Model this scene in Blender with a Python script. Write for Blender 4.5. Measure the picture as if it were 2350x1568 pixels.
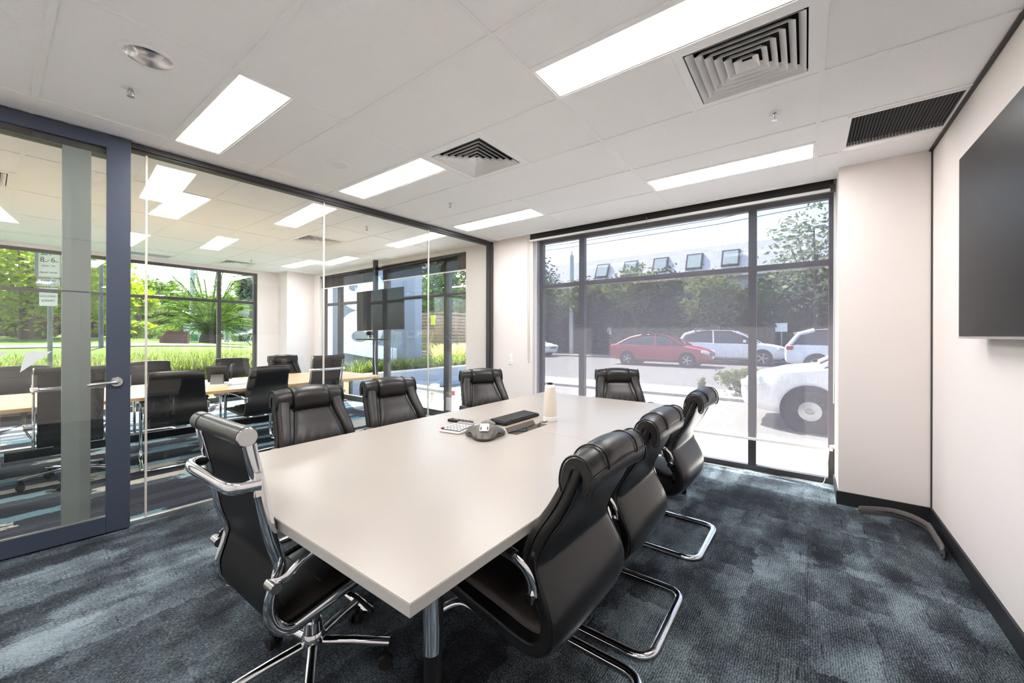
import bpy, bmesh, math, random
import numpy as np
from mathutils import Vector, Matrix

for o in list(bpy.data.objects): bpy.data.objects.remove(o)
scene = bpy.context.scene
COL = scene.collection
PI = math.pi
random.seed(7)
rng = np.random.default_rng(11)

# ------------------------------------------------------------------ camera
# world: X runs along the glass partition towards the street window,
# Y from the right-hand wall towards the partition, Z up; 1 unit = 1 m
W_PX, H_PX, F_PX, CY_PX = 2350, 1568, 901.9, 769.8
CAM_TH, CAM_H, CAM_ROLL = 0.6418, 1.346, -0.0026
H = 2.702                                   # ceiling height
_F = Vector((math.cos(CAM_TH), math.sin(CAM_TH), 0))
_R0 = Vector((math.sin(CAM_TH), -math.cos(CAM_TH), 0))
_R = _R0 * math.cos(CAM_ROLL) - Vector((0, 0, 1)) * math.sin(CAM_ROLL)
_U = _R0 * math.sin(CAM_ROLL) + Vector((0, 0, 1)) * math.cos(CAM_ROLL)
cam_data = bpy.data.cameras.new('camera')
cam = bpy.data.objects.new('camera', cam_data)
COL.objects.link(cam)
cam.matrix_world = Matrix(((_R.x, _U.x, -_F.x, 0), (_R.y, _U.y, -_F.y, 0), (_R.z, _U.z, -_F.z, CAM_H), (0, 0, 0, 1)))
cam_data.sensor_fit = 'HORIZONTAL'
cam_data.sensor_width = 36.0
cam_data.lens = 36.0 * F_PX / W_PX
cam_data.shift_y = (CY_PX - H_PX / 2) / W_PX
cam_data.clip_start = 0.02
cam_data.clip_end = 500
scene.camera = cam

# ------------------------------------------------------------------ sky, sun, exposure
world = bpy.data.worlds.new('sky'); scene.world = world
world.use_nodes = True
wn = world.node_tree.nodes; wl = world.node_tree.links
wn.clear()
sky = wn.new('ShaderNodeTexSky'); sky.sky_type = 'NISHITA'; sky.sun_disc = False
sky.sun_elevation = math.radians(50); sky.sun_rotation = math.radians(23)
sky.air_density = 1.0; sky.dust_density = 2.5; sky.ozone_density = 1.0
bg = wn.new('ShaderNodeBackground'); wo = wn.new('ShaderNodeOutputWorld')
SKY_STRENGTH = 0.5
bg.inputs['Strength'].default_value = SKY_STRENGTH
wl.new(sky.outputs[0], bg.inputs[0]); wl.new(bg.outputs[0], wo.inputs[0])

SUN_STRENGTH = 16.0
sun_d = bpy.data.lights.new('sun', 'SUN'); sun_d.energy = SUN_STRENGTH; sun_d.angle = 0.009
sun_d.color = (1.0, 0.95, 0.88)
sun = bpy.data.objects.new('sun', sun_d); COL.objects.link(sun)
SUN_TO = Vector((0.25, 0.60, 0.85)).normalized()
sun.rotation_euler = SUN_TO.to_track_quat('Z', 'Y').to_euler()
sun.location = (8, 8, 12)

PANEL_EMIT = 13.5                            # ceiling light panels
scene.view_settings.view_transform = 'Standard'
scene.view_settings.look = 'None'
scene.view_settings.gamma = 1.0
scene.view_settings.use_curve_mapping = False
scene.view_settings.exposure = 1.27
cy = scene.cycles
cy.use_denoising = True
cy.max_bounces = 10; cy.diffuse_bounces = 5; cy.glossy_bounces = 5; cy.transparent_max_bounces = 24
cy.transmission_bounces = 6
cy.sample_clamp_indirect = 6.0
cy.caustics_reflective = False; cy.caustics_refractive = False

# ------------------------------------------------------------------ materials
def lin(c):
    c = c / 255.0
    return c / 12.92 if c <= 0.04045 else ((c + 0.055) / 1.055) ** 2.4
def s(r, g, b): return (lin(r), lin(g), lin(b), 1)

MATS = {}
def mat(name, col, rough=0.5, metal=0.0, spec=0.5, bump=None, var=None, coat=0.0, emit=None, sheen=0.0):
    m = bpy.data.materials.new(name); m.use_nodes = True; MATS[name] = m
    nt = m.node_tree; b = nt.nodes['Principled BSDF']
    b.inputs['Base Color'].default_value = col
    b.inputs['Roughness'].default_value = rough
    b.inputs['Metallic'].default_value = metal
    b.inputs['Specular IOR Level'].default_value = spec
    b.inputs['Coat Weight'].default_value = coat
    if sheen:
        b.inputs['Sheen Weight'].default_value = sheen
    if emit:
        b.inputs['Emission Color'].default_value = emit[0]; b.inputs['Emission Strength'].default_value = emit[1]
    if bump or var:
        tc = nt.nodes.new('ShaderNodeTexCoord')
    if bump:
        n = nt.nodes.new('ShaderNodeTexNoise'); n.inputs['Scale'].default_value = bump[0]; n.inputs['Detail'].default_value = 3
        bp = nt.nodes.new('ShaderNodeBump'); bp.inputs['Strength'].default_value = bump[1]
        bp.inputs['Distance'].default_value = bump[2] if len(bump) > 2 else 0.002
        nt.links.new(tc.outputs['Object'], n.inputs['Vector'])
        nt.links.new(n.outputs['Fac'], bp.inputs['Height']); nt.links.new(bp.outputs['Normal'], b.inputs['Normal'])
    if var:
        n = nt.nodes.new('ShaderNodeTexNoise'); n.inputs['Scale'].default_value = var[0]; n.inputs['Detail'].default_value = 4
        nt.links.new(tc.outputs['Object'], n.inputs['Vector'])
        r = nt.nodes.new('ShaderNodeValToRGB')
        k = var[1]
        r.color_ramp.elements[0].position = 0.3; r.color_ramp.elements[1].position = 0.7
        r.color_ramp.elements[0].color = (col[0] * (1 - k), col[1] * (1 - k), col[2] * (1 - k), 1)
        r.color_ramp.elements[1].color = (min(1, col[0] * (1 + k)), min(1, col[1] * (1 + k)), min(1, col[2] * (1 + k)), 1)
        nt.links.new(n.outputs['Fac'], r.inputs['Fac']); nt.links.new(r.outputs['Color'], b.inputs['Base Color'])
    return m

def glass_mat(name, tint=(1, 1, 1), f0=0.042):
    """thin architectural glass: straight-through transmission plus a Fresnel mirror"""
    m = bpy.data.materials.new(name); m.use_nodes = True; MATS[name] = m
    nt = m.node_tree; nt.nodes.clear()
    o = nt.nodes.new('ShaderNodeOutputMaterial'); t = nt.nodes.new('ShaderNodeBsdfTransparent')
    g = nt.nodes.new('ShaderNodeBsdfGlossy'); g.inputs['Roughness'].default_value = 0.0
    t.inputs['Color'].default_value = (*tint, 1)
    lw = nt.nodes.new('ShaderNodeLayerWeight'); lw.inputs['Blend'].default_value = 0.5
    pw = nt.nodes.new('ShaderNodeMath'); pw.operation = 'POWER'; pw.inputs[1].default_value = 5.0
    mu = nt.nodes.new('ShaderNodeMath'); mu.operation = 'MULTIPLY_ADD'; mu.inputs[1].default_value = 0.95; mu.inputs[2].default_value = f0; mu.use_clamp = True
    mx = nt.nodes.new('ShaderNodeMixShader')
    nt.links.new(lw.outputs['Facing'], pw.inputs[0]); nt.links.new(pw.outputs[0], mu.inputs[0]); nt.links.new(mu.outputs[0], mx.inputs[0])
    nt.links.new(t.outputs[0], mx.inputs[1]); nt.links.new(g.outputs[0], mx.inputs[2]); nt.links.new(mx.outputs[0], o.inputs[0])
    return m

def leaf_mat(name, c1, c2, trans=0.45):
    m = bpy.data.materials.new(name); m.use_nodes = True; MATS[name] = m
    nt = m.node_tree; nt.nodes.clear()
    o = nt.nodes.new('ShaderNodeOutputMaterial')
    d = nt.nodes.new('ShaderNodeBsdfDiffuse'); t = nt.nodes.new('ShaderNodeBsdfTranslucent')
    geo = nt.nodes.new('ShaderNodeNewGeometry'); r = nt.nodes.new('ShaderNodeValToRGB')
    r.color_ramp.elements[0].color = c1; r.color_ramp.elements[1].color = c2
    nt.links.new(geo.outputs['Random Per Island'], r.inputs['Fac'])
    mx = nt.nodes.new('ShaderNodeMixShader'); mx.inputs[0].default_value = trans
    nt.links.new(r.outputs['Color'], d.inputs['Color']); nt.links.new(r.outputs['Color'], t.inputs['Color'])
    nt.links.new(d.outputs[0], mx.inputs[1]); nt.links.new(t.outputs[0], mx.inputs[2]); nt.links.new(mx.outputs[0], o.inputs[0])
    return m

mat('wall_paint', s(232, 224, 221), 0.75, bump=(60, 0.05))
mat('ceiling_tile', s(249, 248, 249), 0.9, bump=(130, 0.55, 0.003))
mat('tee_white', s(246, 245, 245), 0.5)
mat('trim_white', s(240, 240, 238), 0.4)
mat('navy', s(58, 66, 82), 0.42)
mat('charcoal', s(56, 53, 54), 0.45)
mat('charcoal_dark', s(34, 32, 33), 0.5)
mat('post_grey', s(118, 124, 120), 0.55)
mat('aluminium', s(205, 203, 200), 0.3, 0.9)
mat('silicone', s(205, 200, 190), 0.35)
mat('steel', s(200, 200, 200), 0.22, 1.0)
mat('chrome', s(228, 230, 233), 0.07, 1.0)
mat('leather', s(32, 27, 25), 0.36, spec=0.5, bump=(260, 0.10, 0.001))  # brown tint puts the light on the chair fronts into the colour
mat('leather_back_shaded', s(17, 16, 17), 0.30, spec=0.5, bump=(260, 0.10, 0.001))  # same leather, darker base: shade on the chair backs put into colour
mat('leather_soft', s(28, 24, 23), 0.34, spec=0.5, bump=(16, 0.15, 0.006))
mat('piping', s(12, 11, 11), 0.4)
mat('mesh_black', s(9, 9, 11), 0.55, spec=.25, bump=(400, 0.2, 0.001))
mat('plastic_black', s(16, 16, 17), 0.45, spec=.35)
mat('plastic_dark', s(38, 36, 35), 0.45)
mat('rubber', s(20, 19, 19), 0.7)
mat('table_top', s(164, 156, 148), 0.30, spec=0.45, var=(3, 0.02))
mat('table_edge', s(178, 176, 172), 0.45)
mat('oak', s(222, 182, 128), 0.4, var=(6, 0.07))
mat('oak_top', s(232, 200, 150), 0.32, var=(4, 0.05))
mat('white_plastic', s(240, 240, 238), 0.35)
mat('owl_fabric', s(226, 214, 202), 0.75, bump=(500, 0.2, 0.001))
mat('screen_black', s(24, 23, 26), 0.35, spec=0.12)
mat('phone_brown', s(70, 62, 56), 0.5)
mat('phone_grey', s(120, 118, 114), 0.45)
mat('phone_body', s(82, 76, 71), 0.42)
mat('lcd', s(150, 158, 120), 0.3)
mat('paper_white', s(245, 245, 245), 0.7)
mat('key_grey', s(40, 40, 42), 0.5)
mat('red_key', s(190, 40, 40), 0.5)
mat('yellow_key', s(220, 190, 50), 0.5)
mat('timber_lid', s(190, 130, 60), 0.45)
mat('hole_dark', s(12, 11, 10), 0.9)
mat('grille_dark', s(66, 63, 63), 0.55, 0.3)
mat('duct', s(24, 23, 23), 0.9)
mat('baseboard', s(28, 29, 33), 0.5)
mat('brass', s(190, 160, 90), 0.35, 0.9)
mat('strip_grey', s(98, 94, 93), 0.6)
mat('decal', s(235, 238, 238), 0.6)
mat('blind_dark', s(42, 38, 38), 0.8)
mat('panel_light', (1, 1, 1, 1), 0.6, emit=((1.0, 0.985, 0.97, 1), PANEL_EMIT))
mat('downlight_reflector', s(210, 208, 206), 0.25, 0.7)
glass_mat('glass', (0.985, 0.99, 0.987))
glass_mat('window_glass', (0.95, 0.97, 0.965))

# ------------------------------------------------------------------ geometry helpers: every one returns (verts, faces)
def join(*gs):
    V = []; Fs = []
    for v, f in gs:
        n = len(V); V += [tuple(p) for p in v]; Fs += [tuple(i + n for i in q) for q in f]
    return V, Fs
def box(x0, x1, y0, y1, z0, z1):
    v = [(x0, y0, z0), (x1, y0, z0), (x1, y1, z0), (x0, y1, z0), (x0, y0, z1), (x1, y0, z1), (x1, y1, z1), (x0, y1, z1)]
    return v, [(3, 2, 1, 0), (4, 5, 6, 7), (0, 1, 5, 4), (1, 2, 6, 5), (2, 3, 7, 6), (3, 0, 4, 7)]
def cbox(c, d): return box(c[0] - d[0] / 2, c[0] + d[0] / 2, c[1] - d[1] / 2, c[1] + d[1] / 2, c[2] - d[2] / 2, c[2] + d[2] / 2)
def xf(g, M):
    v, f = g
    return [tuple(M @ Vector(p)) for p in v], f
def rotz(a): return Matrix.Rotation(a, 4, 'Z')
def roty(a): return Matrix.Rotation(a, 4, 'Y')
def rotx(a): return Matrix.Rotation(a, 4, 'X')
def tr(x, y, z): return Matrix.Translation((x, y, z))
def prism(poly, z0, z1):
    n = len(poly)
    v = [(x, y, z0) for x, y in poly] + [(x, y, z1) for x, y in poly]
    f = [tuple(range(n))[::-1], tuple(range(n, 2 * n))] + [(i, (i + 1) % n, n + (i + 1) % n, n + i) for i in range(n)]
    return v, f
def xz_prism(poly, y0, y1):
    v, f = prism(poly, y0, y1)
    return [(a, c, b) for a, b, c in v], [q[::-1] for q in f]
def cyl(p0, p1, r0, r1=None, n=16, caps=True):
    r1 = r0 if r1 is None else r1
    p0 = Vector(p0); p1 = Vector(p1); d = (p1 - p0).normalized()
    a = d.orthogonal().normalized(); b = d.cross(a)
    v = []
    for p, r in ((p0, r0), (p1, r1)):
        for i in range(n):
            t = 2 * PI * i / n; v.append(tuple(p + a * (r * math.cos(t)) + b * (r * math.sin(t))))
    f = [(i, (i + 1) % n, n + (i + 1) % n, n + i) for i in range(n)]
    if caps: f += [tuple(range(n))[::-1], tuple(range(n, 2 * n))]
    return v, f
def lathe(prof, n=24, c=(0, 0, 0)):
    v = []; f = []; m = len(prof)
    for i in range(n):
        t = 2 * PI * i / n
        for r, z in prof: v.append((c[0] + r * math.cos(t), c[1] + r * math.sin(t), c[2] + z))
    for i in range(n):
        j = (i + 1) % n
        for k in range(m - 1): f.append((i * m + k, j * m + k, j * m + k + 1, i * m + k + 1))
    return v, f
def tube(pts, ra, rb=None, n=10, closed=False, up=None):
    """sweep an ellipse (ra across, rb along 'up') along a polyline"""
    rb = ra if rb is None else rb
    P = [Vector(p) for p in pts]; m = len(P); v = []; f = []
    prev = None
    for i in range(m):
        if closed: t = (P[(i + 1) % m] - P[i - 1]).normalized()
        else: t = (P[min(i + 1, m - 1)] - P[max(i - 1, 0)]).normalized()
        if up is not None:
            a = t.cross(Vector(up))
            if a.length < 1e-4: a = prev or t.orthogonal()
            a.normalize()
            if prev and a.dot(prev) < 0: a = -a
        else:
            a = t.orthogonal().normalized() if prev is None else (prev - t * prev.dot(t)).normalized()
        prev = a; b = t.cross(a).normalized()
        for k in range(n):
            q = 2 * PI * k / n; v.append(tuple(P[i] + a * (ra * math.cos(q)) + b * (rb * math.sin(q))))
    rings = m if closed else m - 1
    for i in range(rings):
        j = (i + 1) % m
        for k in range(n): f.append((i * n + k, i * n + (k + 1) % n, j * n + (k + 1) % n, j * n + k))
    if not closed: f += [tuple(range(n))[::-1], tuple(range((m - 1) * n, m * n))]
    return v, f
def smooth_path(pts, sub=6, closed=False):
    P = [Vector(p) for p in pts]; m = len(P); out = []
    rng_ = range(m) if closed else range(m - 1)
    for i in rng_:
        if closed: a, b, c, d = P[i - 1], P[i], P[(i + 1) % m], P[(i + 2) % m]
        else: a, b, c, d = P[max(i - 1, 0)], P[i], P[i + 1], P[min(i + 2, m - 1)]
        for k in range(sub):
            t = k / sub
            out.append(0.5 * ((2 * b) + (c - a) * t + (2 * a - 5 * b + 4 * c - d) * t * t + (3 * b - a - 3 * c + d) * t ** 3))
    if not closed: out.append(P[-1])
    return out
def round_path(pts, r, sub=5, closed=False):
    """polyline with its corners rounded to radius r"""
    P = [Vector(p) for p in pts]; m = len(P); out = []
    for i in range(m):
        if not closed and i in (0, m - 1): out.append(P[i]); continue
        a, b, c = P[i - 1], P[i], P[(i + 1) % m]
        l1 = (a - b).length; l2 = (c - b).length
        q = min(r, l1 * .49, l2 * .49)
        s0 = b + (a - b).normalized() * q; s1 = b + (c - b).normalized() * q
        for k in range(sub + 1):
            t = k / sub; out.append(s0 * (1 - t) ** 2 + b * (2 * t * (1 - t)) + s1 * t * t)
    return out
def grid_sheet(rows):
    """quad sheet from a list of equally long rows"""
    n = len(rows[0]); v = [tuple(p) for r in rows for p in r]
    f = [(i * n + k, i * n + k + 1, (i + 1) * n + k + 1, (i + 1) * n + k) for i in range(len(rows) - 1) for k in range(n - 1)]
    return v, f
def rounded_rect(w, h, r, n=5, cx=0, cy=0):
    pts = []
    for sx, sy, a0 in ((1, 1, 0), (-1, 1, 90), (-1, -1, 180), (1, -1, 270)):
        for k in range(n + 1):
            a = math.radians(a0 + 90 * k / n)
            pts.append((cx + sx * (w / 2 - r) + r * math.cos(a), cy + sy * (h / 2 - r) + r * math.sin(a)))
    return pts

def mesh_data(name, g, material, smooth=None):
    me = bpy.data.meshes.new(name)
    me.from_pydata([tuple(p) for p in g[0]], [], g[1]); me.update()
    bm = bmesh.new(); bm.from_mesh(me); bmesh.ops.recalc_face_normals(bm, faces=bm.faces); bm.to_mesh(me); bm.free()
    me.materials.append(MATS[material])
    if smooth is not None:
        me.polygons.foreach_set('use_smooth', [True] * len(me.polygons))
        me.set_sharp_from_angle(angle=math.radians(smooth))
    return me
def obj(name, g, material, parent=None, smooth=None, bevel=0.0, loc=None, rz=0.0):
    me = g if isinstance(g, bpy.types.Mesh) else mesh_data(name, g, material, smooth)
    o = bpy.data.objects.new(name, me); COL.objects.link(o)
    if parent is not None: o.parent = parent
    if loc is not None: o.location = loc
    if rz: o.rotation_euler = (0, 0, rz)
    if bevel:
        b = o.modifiers.new('bevel', 'BEVEL'); b.width = bevel; b.segments = 2; b.limit_method = 'ANGLE'
    return o
def tag(o, label, cat, group=None):
    o['label'] = label; o['category'] = cat
    if group: o['group'] = group
    return o
def thing(name, label, cat, loc=(0, 0, 0), rz=0.0, group=None, scale=None):
    o = bpy.data.objects.new(name, None); COL.objects.link(o); o.empty_display_size = 0.1
    o.location = loc; o.rotation_euler = (0, 0, rz)
    if scale: o.scale = scale
    return tag(o, label, cat, group)
def struct(name, g=None, material=None, parent=None, bevel=0.0, smooth=None, loc=None, rz=0.0, label=None):
    if g is None:
        o = bpy.data.objects.new(name, None); COL.objects.link(o); o.empty_display_size = 0.1
        if loc is not None: o.location = loc
        o.rotation_euler = (0, 0, rz)
    else:
        o = obj(name, g, material, parent, smooth, bevel, loc, rz)
    if parent is None: o['kind'] = 'structure'
    else: o.parent = parent
    if label: o['label'] = label
    return o
def dup(root, label=None, loc=None, rz=None, group=None, scale=None):
    r = root.copy(); COL.objects.link(r)
    if loc is not None: r.location = loc
    if rz is not None: r.rotation_euler = (0, 0, rz)
    if scale is not None: r.scale = scale
    if label: r['label'] = label
    if group: r['group'] = group
    for ch in list(root.children):
        c = ch.copy(); COL.objects.link(c); c.parent = r
        for g in ch.children:
            d = g.copy(); COL.objects.link(d); d.parent = c
    return r
def text_geom(txt, size, align='CENTER', depth=0.001):
    cu = bpy.data.curves.new('t', 'FONT'); cu.body = txt; cu.size = size; cu.align_x = align; cu.align_y = 'CENTER'
    cu.extrude = depth; cu.resolution_u = 3
    o = bpy.data.objects.new('t', cu); COL.objects.link(o)
    dg = bpy.context.evaluated_depsgraph_get(); dg.update()
    me = bpy.data.meshes.new_from_object(o.evaluated_get(dg))
    v = [tuple(p.co) for p in me.vertices]; f = [tuple(p.vertices) for p in me.polygons]
    bpy.data.objects.remove(o); bpy.data.curves.remove(cu); bpy.data.meshes.remove(me)
    return v, f
# a pixel gives a direction; the distance comes from the plane it lies on
def ray_px(u, v): return _F + _R * ((u - W_PX / 2) / F_PX) + _U * ((CY_PX - v) / F_PX)
def on_z(u, v, z=0.0):
    d = ray_px(u, v); t = (z - CAM_H) / d.z; return Vector((0, 0, CAM_H)) + d * t
def on_x(u, v, x):
    d = ray_px(u, v); return Vector((0, 0, CAM_H)) + d * (x / d.x)
def on_y(u, v, y):
    d = ray_px(u, v); return Vector((0, 0, CAM_H)) + d * (y / d.y)

# ------------------------------------------------------------------ carpets
def nodes_of(name):
    m = bpy.data.materials.new(name); m.use_nodes = True; MATS[name] = m
    nt = m.node_tree; return m, nt, nt.nodes['Principled BSDF']
def N(nt, t, **kw):
    n = nt.nodes.new(t)
    for k, v in kw.items():
        if k in n.inputs: n.inputs[k].default_value = v
        else: setattr(n, k, v)
    return n
def mapped(nt, scale, loc=(0, 0, 0), src=None):
    mp = N(nt, 'ShaderNodeMapping'); mp.inputs['Scale'].default_value = scale; mp.inputs['Location'].default_value = loc
    if src is None:
        tc = N(nt, 'ShaderNodeTexCoord'); src = tc.outputs['Object']
    nt.links.new(src, mp.inputs['Vector']); return mp.outputs['Vector']
def math_n(nt, op, a, b=None, clamp=False):
    n = N(nt, 'ShaderNodeMath', operation=op); n.use_clamp = clamp
    for i, x in enumerate((a, b)):
        if x is None: continue
        if isinstance(x, (int, float)): n.inputs[i].default_value = x
        else: nt.links.new(x, n.inputs[i])
    return n.outputs[0]
def ramp(nt, fac, stops, interp='LINEAR'):
    r = N(nt, 'ShaderNodeValToRGB'); cr = r.color_ramp; cr.interpolation = interp
    while len(cr.elements) < len(stops): cr.elements.new(0.5)
    for e, (p, c) in zip(cr.elements, stops): e.position = p; e.color = c if len(c) == 4 else (*c, 1)
    nt.links.new(fac, r.inputs['Fac']); return r.outputs['Color']

def carpet_blue():
    m, nt, b = nodes_of('carpet_blue')
    warp = N(nt, 'ShaderNodeTexNoise', Scale=14.0, Detail=5.0)
    nt.links.new(mapped(nt, (1, 1, 1)), warp.inputs['Vector'])
    big = N(nt, 'ShaderNodeTexNoise', Scale=1.0, Detail=5.0, Roughness=.62)
    nt.links.new(mapped(nt, (2.0, 2.9, 1)), big.inputs['Vector'])
    # blocky woven patches, about 25 x 50 cm, with frayed edges
    tc = N(nt, 'ShaderNodeTexCoord'); add = N(nt, 'ShaderNodeVectorMath', operation='MULTIPLY_ADD')
    sub = N(nt, 'ShaderNodeVectorMath', operation='SUBTRACT'); sub.inputs[1].default_value = (.5, .5, .5)
    nt.links.new(warp.outputs['Color'], sub.inputs[0]); nt.links.new(sub.outputs[0], add.inputs[0])
    add.inputs[1].default_value = (.20, .13, 0); nt.links.new(tc.outputs['Object'], add.inputs[2])
    def cells(sx, sy, off):
        mp = mapped(nt, (sx, sy, 1), off, add.outputs[0])
        fl = N(nt, 'ShaderNodeVectorMath', operation='FLOOR'); nt.links.new(mp, fl.inputs[0])
        w = N(nt, 'ShaderNodeTexWhiteNoise', noise_dimensions='2D'); nt.links.new(fl.outputs[0], w.inputs['Vector'])
        return w.outputs['Value']
    c1 = cells(2.0, 4.0, (0, 0, 0)); c2 = cells(3.3, 7.0, (.4, .3, 0))
    v = math_n(nt, 'ADD', math_n(nt, 'MULTIPLY', big.outputs['Fac'], 1.2), math_n(nt, 'ADD', math_n(nt, 'MULTIPLY', c1, 0.22), math_n(nt, 'MULTIPLY', c2, 0.16)))
    v = math_n(nt, 'SUBTRACT', v, 0.19)
    # short streaks of pile along X and a few dark strokes
    st = N(nt, 'ShaderNodeTexNoise', Scale=1.0, Detail=3.0); nt.links.new(mapped(nt, (95, 170, 1)), st.inputs['Vector'])
    st2 = N(nt, 'ShaderNodeTexNoise', Scale=1.0, Detail=1.0); nt.links.new(mapped(nt, (55, 5.5, 1)), st2.inputs['Vector'])
    st3 = N(nt, 'ShaderNodeTexNoise', Scale=1.0, Detail=1.0); nt.links.new(mapped(nt, (4.5, 60, 1), (3, 5, 0)), st3.inputs['Vector'])
    dark = math_n(nt, 'ADD', math_n(nt, 'GREATER_THAN', st2.outputs['Fac'], 0.745), math_n(nt, 'GREATER_THAN', st3.outputs['Fac'], 0.715), True)
    v = math_n(nt, 'ADD', v, math_n(nt, 'MULTIPLY', math_n(nt, 'SUBTRACT', st.outputs['Fac'], 0.5), 0.95))
    v = math_n(nt, 'SUBTRACT', v, math_n(nt, 'MULTIPLY', dark, 0.17))
    wv = N(nt, 'ShaderNodeTexWave', Scale=1.0, Distortion=1.2); wv.bands_direction = 'Y'
    nt.links.new(mapped(nt, (8, 34, 1)), wv.inputs['Vector'])
    v = math_n(nt, 'ADD', v, math_n(nt, 'MULTIPLY', math_n(nt, 'SUBTRACT', wv.outputs['Fac'], .5), 0.14))
    col = ramp(nt, v, [(0.22, s(20, 21, 25)), (0.48, s(44, 48, 54)), (0.68, s(82, 92, 98)), (0.95, s(134, 148, 154))])
    nt.links.new(col, b.inputs['Base Color'])
    b.inputs['Roughness'].default_value = 0.95; b.inputs['Specular IOR Level'].default_value = 0.15
    bp = N(nt, 'ShaderNodeBump', Strength=0.5, Distance=0.004)
    hgt = math_n(nt, 'ADD', math_n(nt, 'MULTIPLY', wv.outputs['Fac'], .5), st.outputs['Fac'])
    nt.links.new(hgt, bp.inputs['Height']); nt.links.new(bp.outputs['Normal'], b.inputs['Normal'])
carpet_blue()
def carpet_stripe():
    m, nt, b = nodes_of('carpet_stripe')
    warp = N(nt, 'ShaderNodeTexNoise', Scale=1.0, Detail=3.0); nt.links.new(mapped(nt, (12, 30, 1)), warp.inputs['Vector'])
    tc = N(nt, 'ShaderNodeTexCoord'); sp = N(nt, 'ShaderNodeSeparateXYZ'); nt.links.new(tc.outputs['Object'], sp.inputs[0])
    yy = math_n(nt, 'ADD', math_n(nt, 'MULTIPLY', sp.outputs['Y'], 7.2), math_n(nt, 'MULTIPLY', warp.outputs['Fac'], 0.5))
    row = math_n(nt, 'FLOOR', yy)
    w1 = N(nt, 'ShaderNodeTexWhiteNoise', noise_dimensions='1D'); nt.links.new(row, w1.inputs['W'])
    xx = math_n(nt, 'ADD', math_n(nt, 'MULTIPLY', sp.outputs['X'], 1.55), math_n(nt, 'ADD', math_n(nt, 'MULTIPLY', w1.outputs['Value'], 7.0), math_n(nt, 'MULTIPLY', warp.outputs['Fac'], 0.7)))
    colm = math_n(nt, 'FLOOR', xx)
    cb = N(nt, 'ShaderNodeCombineXYZ'); nt.links.new(row, cb.inputs[0]); nt.links.new(colm, cb.inputs[1])
    w2 = N(nt, 'ShaderNodeTexWhiteNoise', noise_dimensions='2D'); nt.links.new(cb.outputs[0], w2.inputs['Vector'])
    base = ramp(nt, w2.outputs['Value'], [(0, s(48, 50, 57)), (0.36, s(74, 80, 86)), (0.52, s(108, 138, 148)), (0.66, s(146, 176, 184)), (0.80, s(196, 190, 176)), (0.90, s(60, 62, 70))], 'CONSTANT')
    gr = N(nt, 'ShaderNodeTexNoise', Scale=1.0, Detail=3.0); nt.links.new(mapped(nt, (60, 140, 1)), gr.inputs['Vector'])
    mx = N(nt, 'ShaderNodeMix', data_type='RGBA', blend_type='MULTIPLY'); mx.inputs[0].default_value = 0.6
    g = ramp(nt, gr.outputs['Fac'], [(0.3, (.45, .45, .47)), (0.65, (1.2, 1.2, 1.2))])
    nt.links.new(base, mx.inputs[6]); nt.links.new(g, mx.inputs[7]); nt.links.new(mx.outputs[2], b.inputs['Base Color'])
    b.inputs['Roughness'].default_value = 0.95; b.inputs['Specular IOR Level'].default_value = 0.15
carpet_stripe()

# ------------------------------------------------------------------ room shell
XB = -1.6                                   # wall behind the camera
YR = -0.735                                 # right-hand wall
XW = 4.42                                   # inner face of the street wall
YG = 9.30                                   # garden wall of the second room
PX0, PY0, PSL = 0.6, 3.84, -0.04            # partition line
def py_at(x): return PY0 + PSL * (x - PX0)
struct('floor', ([(XB, YR, 0), (4.72, YR, 0), (4.72, py_at(4.72), 0), (XB, py_at(XB), 0), (XB, YR, -.08), (4.72, YR, -.08), (4.72, py_at(4.72), -.08), (XB, py_at(XB), -.08)],
        [(0, 1, 2, 3), (4, 7, 6, 5), (0, 4, 5, 1), (1, 5, 6, 2), (2, 6, 7, 3), (3, 7, 4, 0)]), 'carpet_blue')
struct('floor_meeting_room', ([(XB, py_at(XB), 0), (4.72, py_at(4.72), 0), (4.72, 9.5, 0), (XB, 9.5, 0), (XB, py_at(XB), -.08), (4.72, py_at(4.72), -.08), (4.72, 9.5, -.08), (XB, 9.5, -.08)],
        [(0, 1, 2, 3), (4, 7, 6, 5), (0, 4, 5, 1), (1, 5, 6, 2), (2, 6, 7, 3), (3, 7, 4, 0)]), 'carpet_stripe')
struct('wall_right', box(XB - .15, 4.72, YR - .15, YR, 0, 3.0), 'wall_paint')
struct('wall_back', box(XB - .15, XB, YR - .15, 9.5, 0, 3.0), 'wall_paint')
struct('wall_nib', box(4.10, 4.72, YR, -0.212, 0, 2.86), 'wall_paint')
struct('wall_pier', box(XW, 4.72, 2.955, 4.19, 0, 3.0), 'wall_paint')
struct('wall_street', join(box(XW, 4.72, 4.19, 8.62, 2.635, 3.0), box(XW, 4.72, 8.62, 9.5, 0, 3.0)), 'wall_paint')
struct('wall_column', box(3.84, XW, 8.86, YG, 0, 2.86), 'wall_paint')
struct('wall_garden', join(box(XB, 3.44, YG, 9.5, 2.64, 3.0), box(3.44, 4.42, YG, 9.5, 0, 3.0)), 'wall_paint')
struct('wall_lintel', box(4.56, 4.72, -.212, 2.955, 2.655, 3.0), 'wall_paint')
struct('roof_slab', box(XB - .15, 4.85, YR - .15, 9.6, 3.0, 3.25), 'wall_paint')
struct('roof_eave', join(box(4.85, 4.9, YR - 3, 10.4, 3.02, 3.2), box(XB - 2, 4.9, 9.6, 10.05, 3.02, 3.2)), 'trim_white')
struct('trim_1', box(4.322, 4.338, -.212, 3.70, H - .012, 2.86), 'trim_white')
struct('trim_2', box(4.338, 4.56, -.212, 2.955, 2.85, 2.86), 'wall_paint')
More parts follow.
